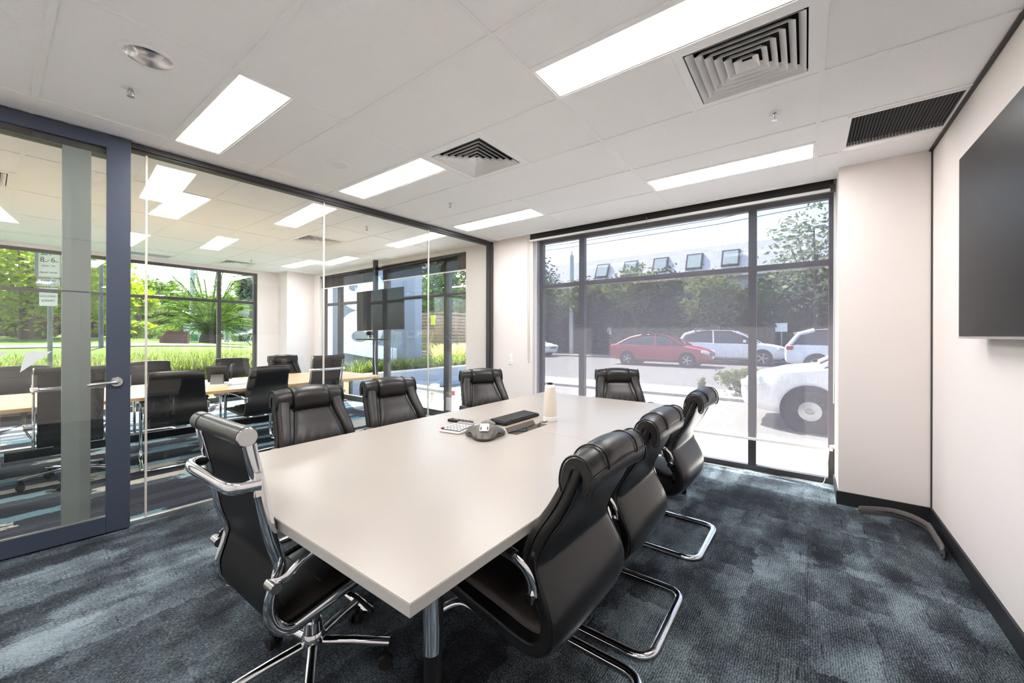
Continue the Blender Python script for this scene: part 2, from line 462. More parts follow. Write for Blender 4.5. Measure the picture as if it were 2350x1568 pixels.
for nm, g in (('baseboard_right', box(XB, 4.10, YR, YR + .012, 0, .105)), ('baseboard_nib', join(box(4.088, 4.10, YR + .012, -.212, 0, .105), box(4.088, 4.56, -.212, -.20, 0, .105))),
              ('baseboard_pier', box(XW - .012, XW, 2.955, 3.62, 0, .105))):
    struct(nm, g, 'baseboard')
struct('trim_3', box(4.092, 4.10, YR + .001, YR + .009, .105, H), 'grille_dark')       # shadow joint in the corner

# ------------------------------------------------------------------ ceiling: tees, tiles, light panels, diffusers
ceil = struct('ceiling')
XE = [XB, -1.037, -.437, .163, .763, 1.363, 1.963, 2.563, 3.163, 3.763, 4.322]
YE = [YR, -.0625, 1.1375, 2.3375, 3.5375, 4.7375, 5.9375, 7.1375, 8.3375, YG]
tee_me = {}; tile_me = {}
def tee(x0, x1, y0, y1):
    k = (round(x1 - x0, 3), round(y1 - y0, 3))
    if k not in tee_me: tee_me[k] = mesh_data('tee_bar', box(0, x1 - x0, 0, y1 - y0, -.006, .03), 'tee_white')
    obj('tee_bar', tee_me[k], None, ceil, loc=(x0, y0, H))
def tile(x0, x1, y0, y1):
    a, b = round(x1 - x0 - .022, 3), round(y1 - y0 - .022, 3)
    if (a, b) not in tile_me: tile_me[(a, b)] = mesh_data('ceiling_tile', box(0, a, 0, b, -.001, .016), 'ceiling_tile')
    obj('ceiling_tile', tile_me[(a, b)], None, ceil, loc=(x0 + .011, y0 + .011, H))
TW = .012
_dl = on_z(341, 132, H); DLX, DLY = _dl.x, _dl.y          # recessed downlight, cut into its tile
def tile_with_hole(x0, x1, y0, y1, cx, cyy, r, n=40):
    x0 += .011; x1 -= .011; y0 += .011; y1 -= .011
    corners = [math.atan2(b - cyy, a - cx) for a, b in ((x0, y0), (x1, y0), (x1, y1), (x0, y1))]
    an = sorted([2 * PI * k / n - PI for k in range(n)] + corners); v = []; f = []; m = len(an)
    for z in (-.001, .016):
        for a in an:
            c, sn = math.cos(a), math.sin(a)
            k = min(((x1 if c > 0 else x0) - cx) / c if abs(c) > 1e-9 else 1e9, ((y1 if sn > 0 else y0) - cyy) / sn if abs(sn) > 1e-9 else 1e9)
            v += [(cx + r * c, cyy + r * sn, z), (cx + k * c, cyy + k * sn, z)]
    for i in range(m):
        j = (i + 1) % m
        f += [(2 * i, 2 * i + 1, 2 * j + 1, 2 * j), (2 * m + 2 * i, 2 * m + 2 * j, 2 * m + 2 * j + 1, 2 * m + 2 * i + 1), (2 * i, 2 * j, 2 * m + 2 * j, 2 * m + 2 * i), (2 * i + 1, 2 * m + 2 * i + 1, 2 * m + 2 * j + 1, 2 * j + 1)]
    obj('ceiling_tile', (v, f), 'ceiling_tile', ceil, loc=(0, 0, H))
def xmax(j): return 4.322 if j < 4 else XW
panels = []; diffusers = []
special = {(.763, 3): 'LX', (1.363, 1): 'XL', (1.963, 1): 'D0', (3.163, 1): 'XL', (1.963, 2): 'D1', (1.963, 3): 'LX', (3.163, 3): 'XL',
           (-1.037, 1): 'XL', (-1.037, 3): 'XL', (.763, 5): 'XL', (3.163, 7): 'XL', (.763, 7): 'XL', (-1.037, 5): 'XL', (-1.037, 7): 'XL',  # panels at negative X are out of view, added as room lamps
           (2.563, 5): 'D1', (2.563, 8): 'D0', (-.437, 5): 'D1', (3.163, 0): 'G', (1.363, 8): 'S'}
return_grilles = []
for j in range(len(YE) - 1):
    y0, y1 = YE[j], YE[j + 1]
    xs = XE[:-1] + [xmax(j)]
    for i in range(len(xs) - 1):
        x0, x1 = xs[i], xs[i + 1]; xm = x0 + .3
        k = special.get((x0, j))
        if i > 0: tee(x0 - TW, x0 + TW, y0 + (TW if j else 0), y1 - TW)
        if k is None and x0 < DLX < x1 and y0 < DLY < y1: tile_with_hole(x0, x1, y0, y1, DLX, DLY, .094)
        elif k is None: tile(x0, x1, y0, y1)
        elif k in ('LX', 'XL'):
            tee(xm - TW, xm + TW, y0 + TW, y1 - TW)
            a, b = ((x0, xm), (xm, x1)) if k == 'LX' else ((xm, x1), (x0, xm))
            panels.append((a[0], a[1], y0, y1)); tile(b[0], b[1], y0, y1)
        elif k in ('D0', 'D1'):
            ym = y0 + .6; tee(x0 + TW, x1 - TW, ym - TW, ym + TW)
            a, b = ((y0, ym), (ym, y1)) if k == 'D0' else ((ym, y1), (y0, ym))
            diffusers.append((x0, x1, a[0], a[1])); tile(x0, x1, b[0], b[1])
        elif k == 'G':
            tile(x0, x1, -.195, y1); tee(x0 + TW, x1 - TW, -.207, -.183); return_grilles.append((x0 + .03, x1 - .06, YR + .01, -.207))
        elif k == 'S':
            tile(x0, x1, y0, 8.76); return_grilles.append((x0 + .02, x1 - .02, 8.77, 9.14)); tile(x0, x1, 9.15, y1)
    if j > 0: tee(XB, xmax(j), y0 - TW, y0 + TW)
struct('trim_4', join(box(XB, 4.10, YR, YR + .02, H - .014, H - .002), ), 'grille_dark')

names_panel = {
    (.763, 3): 'glowing white ceiling light panel above the glass door', (1.663, 1): 'long glowing ceiling light panel beside the large square air diffuser',
    (3.463, 1): 'glowing ceiling light panel in front of the street window, right of centre', (1.963, 3): 'glowing ceiling light panel beside the smaller square diffuser near the glass partition',
    (3.463, 3): 'glowing ceiling light panel near the corner of partition and street wall', (1.063, 5): 'glowing ceiling light panel in the second room just behind the glass',
    (3.463, 7): 'glowing ceiling light panel in the second room near the screen window', (1.063, 7): 'glowing ceiling light panel in the second room near the garden window',
    (-.737, 1): 'added unseen ceiling light panel behind the viewer on the wall side', (-.737, 3): 'added unseen ceiling light panel behind the viewer on the partition side',
    (-.737, 5): 'added unseen ceiling light panel in the second room, left, near the glass', (-.737, 7): 'added unseen ceiling light panel in the second room, left, near the garden'}  # last four: unseen panels added to light the rooms
for (x0, x1, y0, y1) in panels:
    j = [k for k in range(len(YE) - 1) if abs(YE[k] - y0) < 1e-3][0]
    t = thing('ceiling_light_panel', names_panel[(round(x0, 3), j)], 'ceiling light', ((x0 + x1) / 2, (y0 + y1) / 2, H), group='ceiling light panels')
    a, b = (x1 - x0) / 2 - .012, (y1 - y0) / 2 - .012; q = .012
    obj('frame', join(box(-a, -a + q, -b, b, -.004, .05), box(a - q, a, -b, b, -.004, .05), box(-a + q, a - q, -b, -b + q, -.004, .05), box(-a + q, a - q, b - q, b, -.004, .05)), 'tee_white', t)
    obj('diffuser', box(-a + q, a - q, -b + q, b - q, .0, .01), 'panel_light', t)

def ring(a0, z0, a1, z1, th=.002):
    v = []; f = []
    for a, z in ((a0, z0), (a1, z1), (a1 - th, z1 + th), (a0 - th, z0 + th)):
        v += [(-a, -a, z), (a, -a, z), (a, a, z), (-a, a, z)]
    for k in range(4):
        for i in range(4):
            j2 = (i + 1) % 4; f.append((k * 4 + i, k * 4 + j2, ((k + 1) % 4) * 4 + j2, ((k + 1) % 4) * 4 + i))
    return v, f
names_diff = ['large square louvred air diffuser beside the long ceiling light on the right', 'square louvred air diffuser in the middle of the near ceiling',
              'louvred air diffuser at the far left of the second room', 'louvred air diffuser in the second room above the hanging screen side', 'louvred air diffuser close to the garden window']
for n, (x0, x1, y0, y1) in enumerate(sorted(diffusers, key=lambda d: (d[2] > 3.6, d[2] > 8, d[2], d[0]))):
    t = thing('air_diffuser', names_diff[n], 'air vent', ((x0 + x1) / 2, (y0 + y1) / 2, H), group='square ceiling air diffusers')
    obj('frame', join(box(-.288, .288, -.288, -.245, -.004, .01), box(-.288, .288, .245, .288, -.004, .01), box(-.288, -.245, -.245, .245, -.004, .01), box(.245, .288, -.245, .245, -.004, .01)), 'tee_white', t)
    obj('throat', join(box(-.25, .25, -.25, .25, .115, .12), box(-.25, -.245, -.25, .25, .01, .115), box(.245, .25, -.25, .25, .01, .115), box(-.245, .245, -.25, -.245, .01, .115), box(-.245, .245, .245, .25, .01, .115)), 'duct', t)
    for k in range(6):
        a = .238 - k * .037
        obj('louvre', ring(a, -.006, a - .026 if k < 5 else a * .45, .026), 'tee_white', t)

gl = ['dark return air grille in the ceiling at the right-hand wall', 'grey return air slot in the second room ceiling at the garden window']
for n, (x0, x1, y0, y1) in enumerate(sorted(return_grilles, key=lambda d: d[2])):
    t = thing('return_air_grille', gl[n], 'air vent', (x0, y0, H), group='return air grilles')
    w, d = x1 - x0, y1 - y0
    obj('frame', join(box(0, w, 0, .02, -.004, .02), box(0, w, d - .02, d, -.004, .02), box(0, .02, .02, d - .02, -.004, .02), box(w - .02, w, .02, d - .02, -.004, .02)), 'tee_white', t)
    obj('duct_back', box(0, w, 0, d, .03, .035), 'duct', t)
    nb = 30
    bl = mesh_data('blade', xf(box(-.001, .001, 0, w - .04, -.007, .007), roty(0.5) @ Matrix.Identity(4)), 'grille_dark')
    if n == 0:                                  # blades run along X, stacked across Y
        bl = mesh_data('blade', xf(box(0, w - .04, -.006, .006, -.0007, .0007), rotx(0.85)), 'grille_dark')
        for k in range(nb): obj('blade', bl, None, t, loc=(.02, .024 + (d - .048) * k / (nb - 1), .006))
    else:
        bl = mesh_data('blade', xf(box(0, w - .04, -.008, .008, -.0007, .0007), rotx(0.7)), 'aluminium')
        for k in range(20): obj('blade', bl, None, t, loc=(.02, .024 + (d - .048) * k / 19, .006))

# ------------------------------------------------------------------ windows
def window(name, along, plane, th, c0, c1, z1, verts, zt, sill, jambw=.055):
    """along: 'Y' (plane is X) or 'X' (plane is Y); verts: list of (c, w) mullions"""
    w = struct(name)
    def bx(a0, a1, z0_, z1_, t0=0, t1=None):
        t1_ = th if t1 is None else t1
        return box(plane + t0, plane + t1_, a0, a1, z0_, z1_) if along == 'Y' else box(a0, a1, plane + t0, plane + t1_, z0_, z1_)
    obj('head', bx(c0, c1, z1 - .05, z1), 'charcoal', w, bevel=.003)
    obj('sill', bx(c0, c1, 0, sill), 'charcoal', w, bevel=.003)
    for a in (c0, c1 - jambw): obj('jamb', bx(a, a + jambw, sill, z1 - .05), 'charcoal', w, bevel=.003)
    for c, ww in verts: obj('mullion', bx(c - ww / 2, c + ww / 2, sill, z1 - .05), 'charcoal', w, bevel=.003)
    edges = [c0 + jambw] + sorted(sum([[c - ww / 2, c + ww / 2] for c, ww in verts], [])) + [c1 - jambw]
    for k in range(0, len(edges), 2):
        a, b = edges[k], edges[k + 1]
        obj('transom', bx(a, b, zt - .027, zt + .027), 'charcoal', w, bevel=.003)
        obj('pane', bx(a, b, sill, zt - .027, th * .5, th * .5 + .006), 'window_glass', w)
        obj('pane', bx(a, b, zt + .027, z1 - .05, th * .5, th * .5 + .006), 'window_glass', w)
    return w
window('window_1', 'Y', 4.60, .07, -.212, 2.955, 2.655, [(.43, .07), (2.32, .075)], 2.02, .05, .045)
window('window_2', 'Y', 4.50, .07, 4.19, 8.62, 2.635, [(4.705, .12), (6.33, .13), (7.96, .12)], 2.01, .10, .06)
window('window_3', 'X', YG + .04, .07, XB, 3.44, 2.64, [(2.775, .065), (1.38, .065), (-.1, .065)], 2.015, .10, .06)

# ------------------------------------------------------------------ glass partition and door
part_rz = math.atan(PSL)
wp = struct('wall_partition', loc=(PX0, PY0, 0), rz=part_rz)         # local x along the wall, y towards the second room
def lx(x): return (x - PX0) / math.cos(part_rz)
L1 = lx(4.415)
obj('head_channel', join(box(lx(.60), L1, -.045, .045, H - .045, H - .006), box(lx(.60), L1, -.03, .03, H - .06, H - .045)), 'charcoal', wp, bevel=.002)
obj('floor_channel', box(lx(.42), L1, -.02, .02, 0, .025), 'aluminium', wp, bevel=.002)
obj('end_jamb', join(box(L1 - .05, L1, -.05, .05, 0, H - .06), box(L1 - .065, L1 - .05, -.03, .03, 0, H - .06)), 'charcoal', wp, bevel=.002)
obj('door_header', box(lx(XB), lx(.60), -.05, .05, 2.56, H - .006), 'charcoal', wp)
obj('door_jamb_post', box(lx(.292), lx(.418), -.05, .05, 0, 1.62), 'post_grey', wp, bevel=.002)
obj('door_jamb_post', box(lx(.292), lx(.418), -.048, .048, 1.625, 2.56), 'post_grey', wp, bevel=.002)
cuts = [(XB, .292), (.418, .690), (.700, 1.975), (1.983, 3.262), (3.27, 4.36)]
for a, b in cuts:
    top = 2.56 if b < .45 else H - .05
    obj('glass_pane', box(lx(a), lx(b), -.005, .005, .02, top), 'glass', wp)
for c in (.695, 1.979, 3.266):
    obj('glass_joint', box(lx(c) - .006, lx(c) + .006, -.008, .008, .025, H - .06), 'silicone', wp)
for q in range(3):                                # manifestation triangles stuck on the glass
    xx = lx(-.027 + .172 * q)
    v = [(xx, -.0065, 1.237), (xx + .108, -.0065, 1.237), (xx - .021, -.0065, 1.110)]
    v2 = [(a, -.0055, c) for a, b, c in v]
    obj('decal', (v + v2, [(0, 1, 2), (5, 4, 3), (0, 3, 4, 1), (1, 4, 5, 2), (2, 5, 3, 0)]), 'decal', wp)

dr = struct('door_1', loc=(.60, 3.752, 0), rz=math.atan2(-.05, .55))
DW = 0.98
obj('stile', box(-.118, 0, 0, .042, .01, 2.69), 'navy', dr, bevel=.002)
obj('stile', box(-DW, -DW + .118, 0, .042, .01, 2.69), 'navy', dr, bevel=.002)
obj('rail', box(-DW + .118, -.1185, 0, .042, 2.603, 2.69), 'navy', dr, bevel=.002)
obj('rail', box(-DW + .118, -.1185, 0, .042, .01, .118), 'navy', dr, bevel=.002)
obj('bead', join(box(-DW + .118, -.118, -.001, .01, .118, .127), ), 'aluminium', dr)
obj('glass_pane', box(-DW + .118, -.118, .016, .026, .127, 2.603), 'glass', dr)
hd = obj('handle', join(lathe([(0, -.012), (.030, -.012), (.036, -.004), (.036, 0), (0, 0)], 28),), 'steel', dr, smooth=40)
hd.rotation_euler = (-PI / 2, 0, 0); hd.location = (-.068, 0, 1.022)
hp = smooth_path([(-.068, -.012, 1.022), (-.068, -.045, 1.022), (-.085, -.058, 1.022), (-.13, -.058, 1.020), (-.185, -.054, 1.016), (-.20, -.040, 1.016)], 6)
lv = obj('lever', tube(hp, .007, .011, 12, up=(0, 0, 1)), 'steel', dr, smooth=50)
obj('lock_cylinder', cyl((-.068, -.011, 1.022), (-.068, -.019, 1.022), .016, .013, 20), 'steel', dr, smooth=40)
obj('latch', box(0, .004, .012, .03, .98, 1.06), 'steel', dr)

# ------------------------------------------------------------------ executive chair (cantilever, rolled headrest)
class Profile:
    """side curve of a chair in local x (forward) / z, sampled by arc parameter 0..1"""
    def __init__(self, pts, widths):
        self.p = [Vector((a, 0, b)) for a, b in pts]
        self.s = smooth_path(self.p, 10)
        self.n = len(self.s) - 1
        self.w = smooth_path([Vector((w, 0, 0)) for w in widths], 10)
    def at(self, t):
        f = max(0.0, min(1.0, t)) * self.n; i = min(int(f), self.n - 1); k = f - i
        p = self.s[i].lerp(self.s[i + 1], k)
        a = self.s[max(i - 1, 0)]; b = self.s[min(i + 2, self.n)]
        tg = (b - a).normalized()
        nr = Vector((tg.z, 0, -tg.x))
        w = self.w[i].x + (self.w[i + 1].x - self.w[i].x) * k
        return p, nr, w
def loft_patch(pr, s0, s1, t0, t1, base, puff, ns=14, nt=12, back=None, pleat=0.0, pw=0.35, flat=None):
    """cushion laid on a profile between lateral fractions t0..t1; 'base' offset at its rim, 'puff' extra in the middle"""
    top = []; bot = []
    for i in range(ns + 1):
        u = i / ns; sv = s0 + (s1 - s0) * u; p, nr, w = pr.at(sv)
        a = t0(u) if callable(t0) else t0; b = t1(u) if callable(t1) else t1
        rt = []; rb = []
        for k in range(nt + 1):
            q = k / nt; y = (a + (b - a) * q) * w
            e = (max(0.0, 1 - abs(2 * q - 1) ** 4) ** pw) * (max(0.0, 1 - abs(2 * u - 1) ** 6) ** pw)
            off = base + puff * e
            if pleat: off += pleat * e * math.sin(q * 34 + 3 * math.sin(u * 5)) * max(0, 1 - abs(u - .25) * 2.2)
            rt.append(p + nr * off + Vector((0, y, 0)))
            rb.append(p + nr * (back if back is not None else 0.0) + Vector((0, y, 0)))
        top.append(rt); bot.append(rb)
    v1, f1 = grid_sheet(top); v2, f2 = grid_sheet(bot); n = len(v1); m = nt + 1
    f = list(f1) + [tuple(n + i for i in q[::-1]) for q in f2]
    for i in range(ns):
        f.append((i * m, (i + 1) * m, n + (i + 1) * m, n + i * m)); e = nt
        f.append((i * m + e, n + i * m + e, n + (i + 1) * m + e, (i + 1) * m + e))
    for k in range(nt):
        f.append((k, n + k, n + k + 1, k + 1)); o_ = ns * m
        f.append((o_ + k, o_ + k + 1, n + o_ + k + 1, n + o_ + k))
    return v1 + v2, f
def shell(pr, s0, s1, front, back, ns=30, nt=14, taper=1.0):
    """boxy rounded shell around the profile; thickness shrinks to 'taper' towards its end"""
    v = []; f = []; ring_n = 2 * nt
    for i in range(ns + 1):
        u = i / ns; p, nr, w = pr.at(s0 + (s1 - s0) * u); th = 1 + (taper - 1) * max(0, (u - .45) / .55)
        for k in range(ring_n):
            a = 2 * PI * (k + .5) / ring_n; c, sn = math.cos(a), math.sin(a)
            yy = w * math.copysign(abs(c) ** 0.22, c)
            d = (front if sn > 0 else back) * th * math.copysign(abs(sn) ** 0.32, sn)
            if sn < 0: d *= 1 + .35 * (1 - (yy / w) ** 2)
            v.append(p + nr * d + Vector((0, yy, 0)))
    for i in range(ns):
        for k in range(ring_n): f.append((i * ring_n + k, i * ring_n + (k + 1) % ring_n, (i + 1) * ring_n + (k + 1) % ring_n, (i + 1) * ring_n + k))
    f += [tuple(range(ring_n))[::-1], tuple(range(ns * ring_n, (ns + 1) * ring_n))]
    return [tuple(p) for p in v], f
def edge_line(pr, s0, s1, t, off, r, n=26):
    pts = []
    for i in range(n + 1):
        p, nr, w = pr.at(s0 + (s1 - s0) * i / n); pts.append(p + nr * off + Vector((0, w * t, 0)))
    return tube(pts, r, n=6)
def roll_geom(sec, y0, y1, ny=16, crown=.012):
    """closed (x,z) section swept across the chair with a slight crown"""
    v = []; f = []; m = len(sec); cx = sum(p[0] for p in sec) / m; cz = sum(p[1] for p in sec) / m
    for j in range(ny + 1):
        u = j / ny; y = y0 + (y1 - y0) * u; q = 1 - abs(2 * u - 1) ** 8 * .10
        rise = crown * (1 - (2 * u - 1) ** 2)
        for x, z in sec: v.append((cx + (x - cx) * q, y, cz + (z - cz) * q + rise))
    for j in range(ny):
        for k in range(m): f.append((j * m + k, j * m + (k + 1) % m, (j + 1) * m + (k + 1) % m, (j + 1) * m + k))
    f += [tuple(range(m))[::-1], tuple(range(ny * m, (ny + 1) * m))]
    return v, f

EXEC = Profile([(.30, .430), (.16, .412), (.0, .392), (-.09, .380), (-.155, .385), (-.198, .425), (-.203, .49), (-.172, .56), (-.142, .62), (-.146, .67), (-.176, .735), (-.217, .80), (-.250, .865), (-.272, .925), (-.283, .962)],
               [.240, .248, .256, .262, .266, .268, .268, .264, .258, .252, .244, .234, .226, .221, .219])
def make_exec():
    t = thing('executive_chair', 'x', 'chair')
    obj('seat_shell', shell(EXEC, 0, .985, .022, .036, 48, taper=.62), 'leather_back_shaded', t, smooth=60)
    obj('seat_cushion', loft_patch(EXEC, .02, .33, -.84, .84, .020, .050, 14, 14), 'leather', t, smooth=60)
    obj('back_cushion', loft_patch(EXEC, .42, .845, lambda u: -.80 + .30 * u, lambda u: .80 - .30 * u, .018, .016, 34, 56, pleat=.0035), 'leather', t, smooth=70)
    for sg in (-1, 1):
        a = (lambda u: .82 - .30 * u); b = (lambda u: .97)
        g = loft_patch(EXEC, .42, .985, a, b, .018, .026, 30, 10, pw=.5)
        if sg < 0: g = ([(x, -y, z) for x, y, z in g[0]], [q[::-1] for q in g[1]])
        bo = obj('side_bolster', g, 'leather', t, smooth=60)
        obj('piping', join(edge_line(EXEC, .0, .98, .985 * sg, .016, .0032, 44), edge_line(EXEC, .34, .90, .985 * sg, -.026, .0032, 40)), 'piping', bo, smooth=60)
    sec = [Vector((x, 0, z)) for x, z in [(-.240, .856), (-.225, .888), (-.226, .930), (-.240, .966), (-.266, .987), (-.298, .987), (-.323, .967), (-.334, .930), (-.331, .892), (-.318, .879), (-.307, .890), (-.305, .930), (-.290, .952), (-.272, .952), (-.258, .930), (-.252, .870)]]
    ss = [(p.x, p.z) for p in smooth_path(sec, 3, True)]
    hr = obj('headrest', roll_geom(ss, -.221, .221, crown=.010), 'leather_soft', t, smooth=70)
    sec2 = [Vector((x, 0, z)) for x, z in [(-.244, .838), (-.217, .858), (-.208, .898), (-.212, .942), (-.231, .977), (-.264, .998), (-.301, .998), (-.330, .976), (-.340, .942), (-.328, .936), (-.306, .962), (-.268, .964), (-.245, .94), (-.238, .89)]]
    s2 = [(p.x, p.z) for p in smooth_path(sec2, 3, True)]
    obj('headrest_pillow', roll_geom(s2, -.116, .116, crown=.008), 'leather_soft', hr, smooth=70)
    for sg in (-1, 1):
        obj('piping', tube([(x, sg * .219, z) for x, z in ss], .0036, n=6, closed=True), 'piping', hr, smooth=60)
        obj('pillow_piping', tube([(x, sg * .1165, z + .001) for x, z in s2[:27]], .0032, n=6), 'piping', hr, smooth=60)
    obj('seam', tube(smooth_path([(-.334, -.218, .932), (-.336, -.11, .940), (-.337, 0, .943), (-.336, .11, .940), (-.334, .218, .932)], 4), .003, n=6), 'piping', hr, smooth=60)
    # oval-tube cantilever frame: seat rails, front uprights, floor loop
    w = .27
    pts = [(-.06, -.20, .345), (.22, -.20, .355), (.295, -w, .30), (.275, -w, .03), (.22, -w, .014), (-.31, -w, .014), (-.31, w, .014), (.22, w, .014), (.275, w, .03), (.295, w, .30), (.22, .20, .355), (-.06, .20, .345)]
    obj('cantilever_frame', tube(round_path(pts, .085, 7), .021, .0125, 14, up=(0, 0, 1)), 'chrome', t, smooth=60)
    obj('seat_plate', box(-.05, .19, -.20, .20, .325, .345), 'plastic_black', t)
    for sg in (-1, 1):
        y = sg * .276
        ap = smooth_path([(-.160, sg * .270, .555), (-.158, y, .60), (-.135, y + sg * .006, .638), (-.075, y + sg * .008, .660), (.03, y + sg * .008, .664), (.14, y + sg * .006, .655), (.21, y, .61), (.24, y - sg * .006, .52), (.24, sg * .262, .42)], 5)
        ar = obj('armrest', tube(ap, .017, .007, 10, up=(0, sg, 0)), 'chrome', t, smooth=60)
        obj('arm_pad', tube([p + Vector((.0, 0, .010)) for p in ap[13:31]], .021, .012, 10, up=(0, 0, 1)), 'leather_soft', ar, smooth=60)
        obj('bolt', cyl((-.160, sg * .255, .552), (-.160, sg * .288, .552), .016, n=16), 'chrome', ar, smooth=40)
    return t
exec0 = make_exec(); _first = [True]
def face(dx, dy): return math.atan2(dy, dx)
def place_exec(topx, topy, fx, fy, label, group, sc=None):
    """topx, topy: where the headrest stands; fx, fy: facing"""
    l = math.hypot(fx, fy); fx /= l; fy /= l
    loc = (topx + .285 * fx, topy + .285 * fy, 0)
    if _first[0]:
        _first[0] = False; o = exec0; o.location = loc; o.rotation_euler = (0, 0, face(fx, fy)); o['label'] = label; o['group'] = group
    else: o = dup(exec0, label, loc, face(fx, fy), group)
    if sc: o.scale = sc
    return o
G1 = 'executive chairs around the grey table'
place_exec(1.262, .533, 0.02, 1, 'black leather executive chair nearest the viewer, right of the table', G1)
place_exec(1.896, .536, 0.0, 1, 'black leather executive chair between two others on the right side of the table', G1)
place_exec(2.790, .534, 0.02, 1, 'black leather executive chair on the right side of the table closest to the street window', G1)
place_exec(1.30, 2.69, -.01, -1, 'black leather executive chair facing us at the table, beside the wheeled chair', G1)
place_exec(1.95, 2.70, -.10, -1, 'black leather executive chair facing us, middle of the three before the glass partition', G1)
place_exec(3.05, 2.68, -.42, -.9, 'black leather executive chair turned towards us beside the light switch wall', G1)
place_exec(3.99, 1.60, -.80, -.60, 'black leather executive chair at the far head of the table before the street window', G1)

# ------------------------------------------------------------------ slim wheeled chair with a chrome frame
MESH = Profile([(.27, .415), (.18, .425), (.04, .412), (-.11, .385), (-.185, .378), (-.232, .42), (-.246, .49), (-.224, .57), (-.217, .615), (-.240, .69), (-.257, .77), (-.275, .87), (-.295, .96), (-.304, 1.01)],
               [.20, .205, .205, .205, .205, .205, .205, .205, .205, .205, .205, .205, .205, .205])
def make_mesh_chair():
    t = thing('wheeled_office_chair', 'x', 'chair')
    obj('sling', loft_patch(MESH, .02, .99, -.95, .95, .006, .0, 60, 4, back=-.004), 'mesh_black', t, smooth=70)
    ct = obj('seat_cushion', loft_patch(MESH, .03, .36, -.86, .86, .008, .034, 16, 12), 'leather', t, smooth=60)
    for k in (.10, .19, .28):
        obj('stitch', tube([MESH.at(k)[0] + MESH.at(k)[1] * .040 + Vector((0, y, 0)) for y in np.linspace(-.14, .14, 6)], .003, n=6), 'piping', ct)
    obj('back_cushion', loft_patch(MESH, .46, .93, -.86, .86, .005, .004, 20, 10), 'mesh_black', t, smooth=60)
    for sg in (-1, 1):
        pts = [MESH.at(i / 46)[0] + Vector((0, sg * .215, 0)) for i in range(47)]
        obj('side_frame', tube(pts, .020, .009, 10, up=(0, sg, 0)), 'chrome', t, smooth=60)
    rl = obj('top_roll', cyl((-.310, -.205, 1.035), (-.310, .205, 1.035), .030, n=20), 'leather_soft', t, smooth=50)
    for sg in (-1, 1):
        obj('roll_collar', cyl((-.310, sg * .150, 1.035), (-.310, sg * .212, 1.035), .0315, n=20), 'leather_soft', rl, smooth=50)
        cp = obj('end_cap', cyl((-.310, sg * .212, 1.035), (-.310, sg * .219, 1.035), .030, .027, 24), 'steel', rl, smooth=40)
    hb = smooth_path([(-.275, -.222, .885), (-.330, -.208, .885), (-.350, -.165, .885), (-.352, 0, .885), (-.350, .165, .885), (-.330, .208, .885), (-.275, .222, .885)], 6)
    h = obj('back_handle', tube(hb, .014, .020, 12, up=(0, 0, 1)), 'chrome', t, smooth=60)
    for sg in (-1, 1): obj('handle_bracket', box(-.295, -.272, sg * .222 - .006, sg * .222 + .006, .845, .925), 'chrome', h, bevel=.004)
    for sg in (-1, 1):
        y = sg * .265
        ap = round_path([(-.245, sg * .225, .565), (-.225, y, .575), (-.15, y, .625), (.14, y, .648), (.20, y, .62), (.19, y, .50), (.16, sg * .225, .408)], .05, 5)
        a = obj('armrest', tube(ap, .016, .008, 10, up=(0, sg, 0)), 'chrome', t, smooth=60)
        obj('arm_pad', tube([(-.10, y, .648), (-.05, y, .655), (.10, y, .668), (.15, y, .662)], .020, .011, 10, up=(0, 0, 1)), 'leather_soft', a, smooth=60)
        obj('arm_pivot', cyl((-.248, sg * .215, .562), (-.248, sg * .268, .562), .017, n=16), 'steel', a, smooth=40)
    obj('mechanism', join(box(-.11, .14, -.10, .10, .335, .385), cyl((0, 0, .26), (0, 0, .34), .045, .055, 20)), 'plastic_black', t, bevel=.008)
    obj('tilt_lever', tube([(.05, -.10, .355), (.06, -.22, .35), (.07, -.30, .325)], .008, n=8), 'plastic_black', t, smooth=60)
    obj('gas_lift', join(cyl((0, 0, .15), (0, 0, .27), .025, n=20), cyl((0, 0, .175), (0, 0, .215), .036, .032, 20)), 'chrome', t, smooth=40)
    st = obj('star_base', lathe([(0, .085), (.035, .085), (.046, .10), (.046, .15), (.036, .172), (0, .172)], 24), 'chrome', t, smooth=50)
    for k in range(5):
        a = 2 * PI * k / 5 + math.radians(96); c, sn = math.cos(a), math.sin(a)
        obj('leg', tube([(c * .03, sn * .03, .130), (c * .16, sn * .16, .118), (c * .285, sn * .285, .100), (c * .30, sn * .30, .098)], .019, .016, 12, up=(0, 0, 1)), 'chrome', st, smooth=60)
        cx, cy_ = c * .285, sn * .285; px_, py_ = -sn, c
        cs = obj('caster', join(cyl((cx, cy_, .05), (cx, cy_, .095), .009, n=10), cyl((cx - px_ * .008, cy_ - py_ * .008, .052), (cx + px_ * .008, cy_ + py_ * .008, .052), .022, n=14)), 'plastic_black', t, smooth=40)
        for q in (-1, 1):
            obj('wheel', cyl((cx + px_ * q * .009, cy_ + py_ * q * .009, .027), (cx + px_ * q * .026, cy_ + py_ * q * .026, .027), .027, .024, 20), 'rubber', cs, smooth=40)
    return t
mesh0 = make_mesh_chair()
mesh0.location = (.780, 1.565, 0); mesh0.rotation_euler = (0, 0, math.radians(1)); mesh0.scale = (1, .96, 1)
mesh0['label'] = 'slim black wheeled chair with chrome frame and rear handle at the near table end'; mesh0['group'] = 'slim wheeled chairs'
dup(mesh0, 'slim wheeled chair with chrome bar seen through the glass door', (.46, 5.40, 0), math.radians(88), 'slim wheeled chairs', (1, 1, 1))
dup(mesh0, 'slim chrome-framed chair with handle bar behind the glass, right end of the timber table', (2.70, 5.385, 0), math.radians(94), 'slim wheeled chairs', (1.0, 1.04, 1.01))

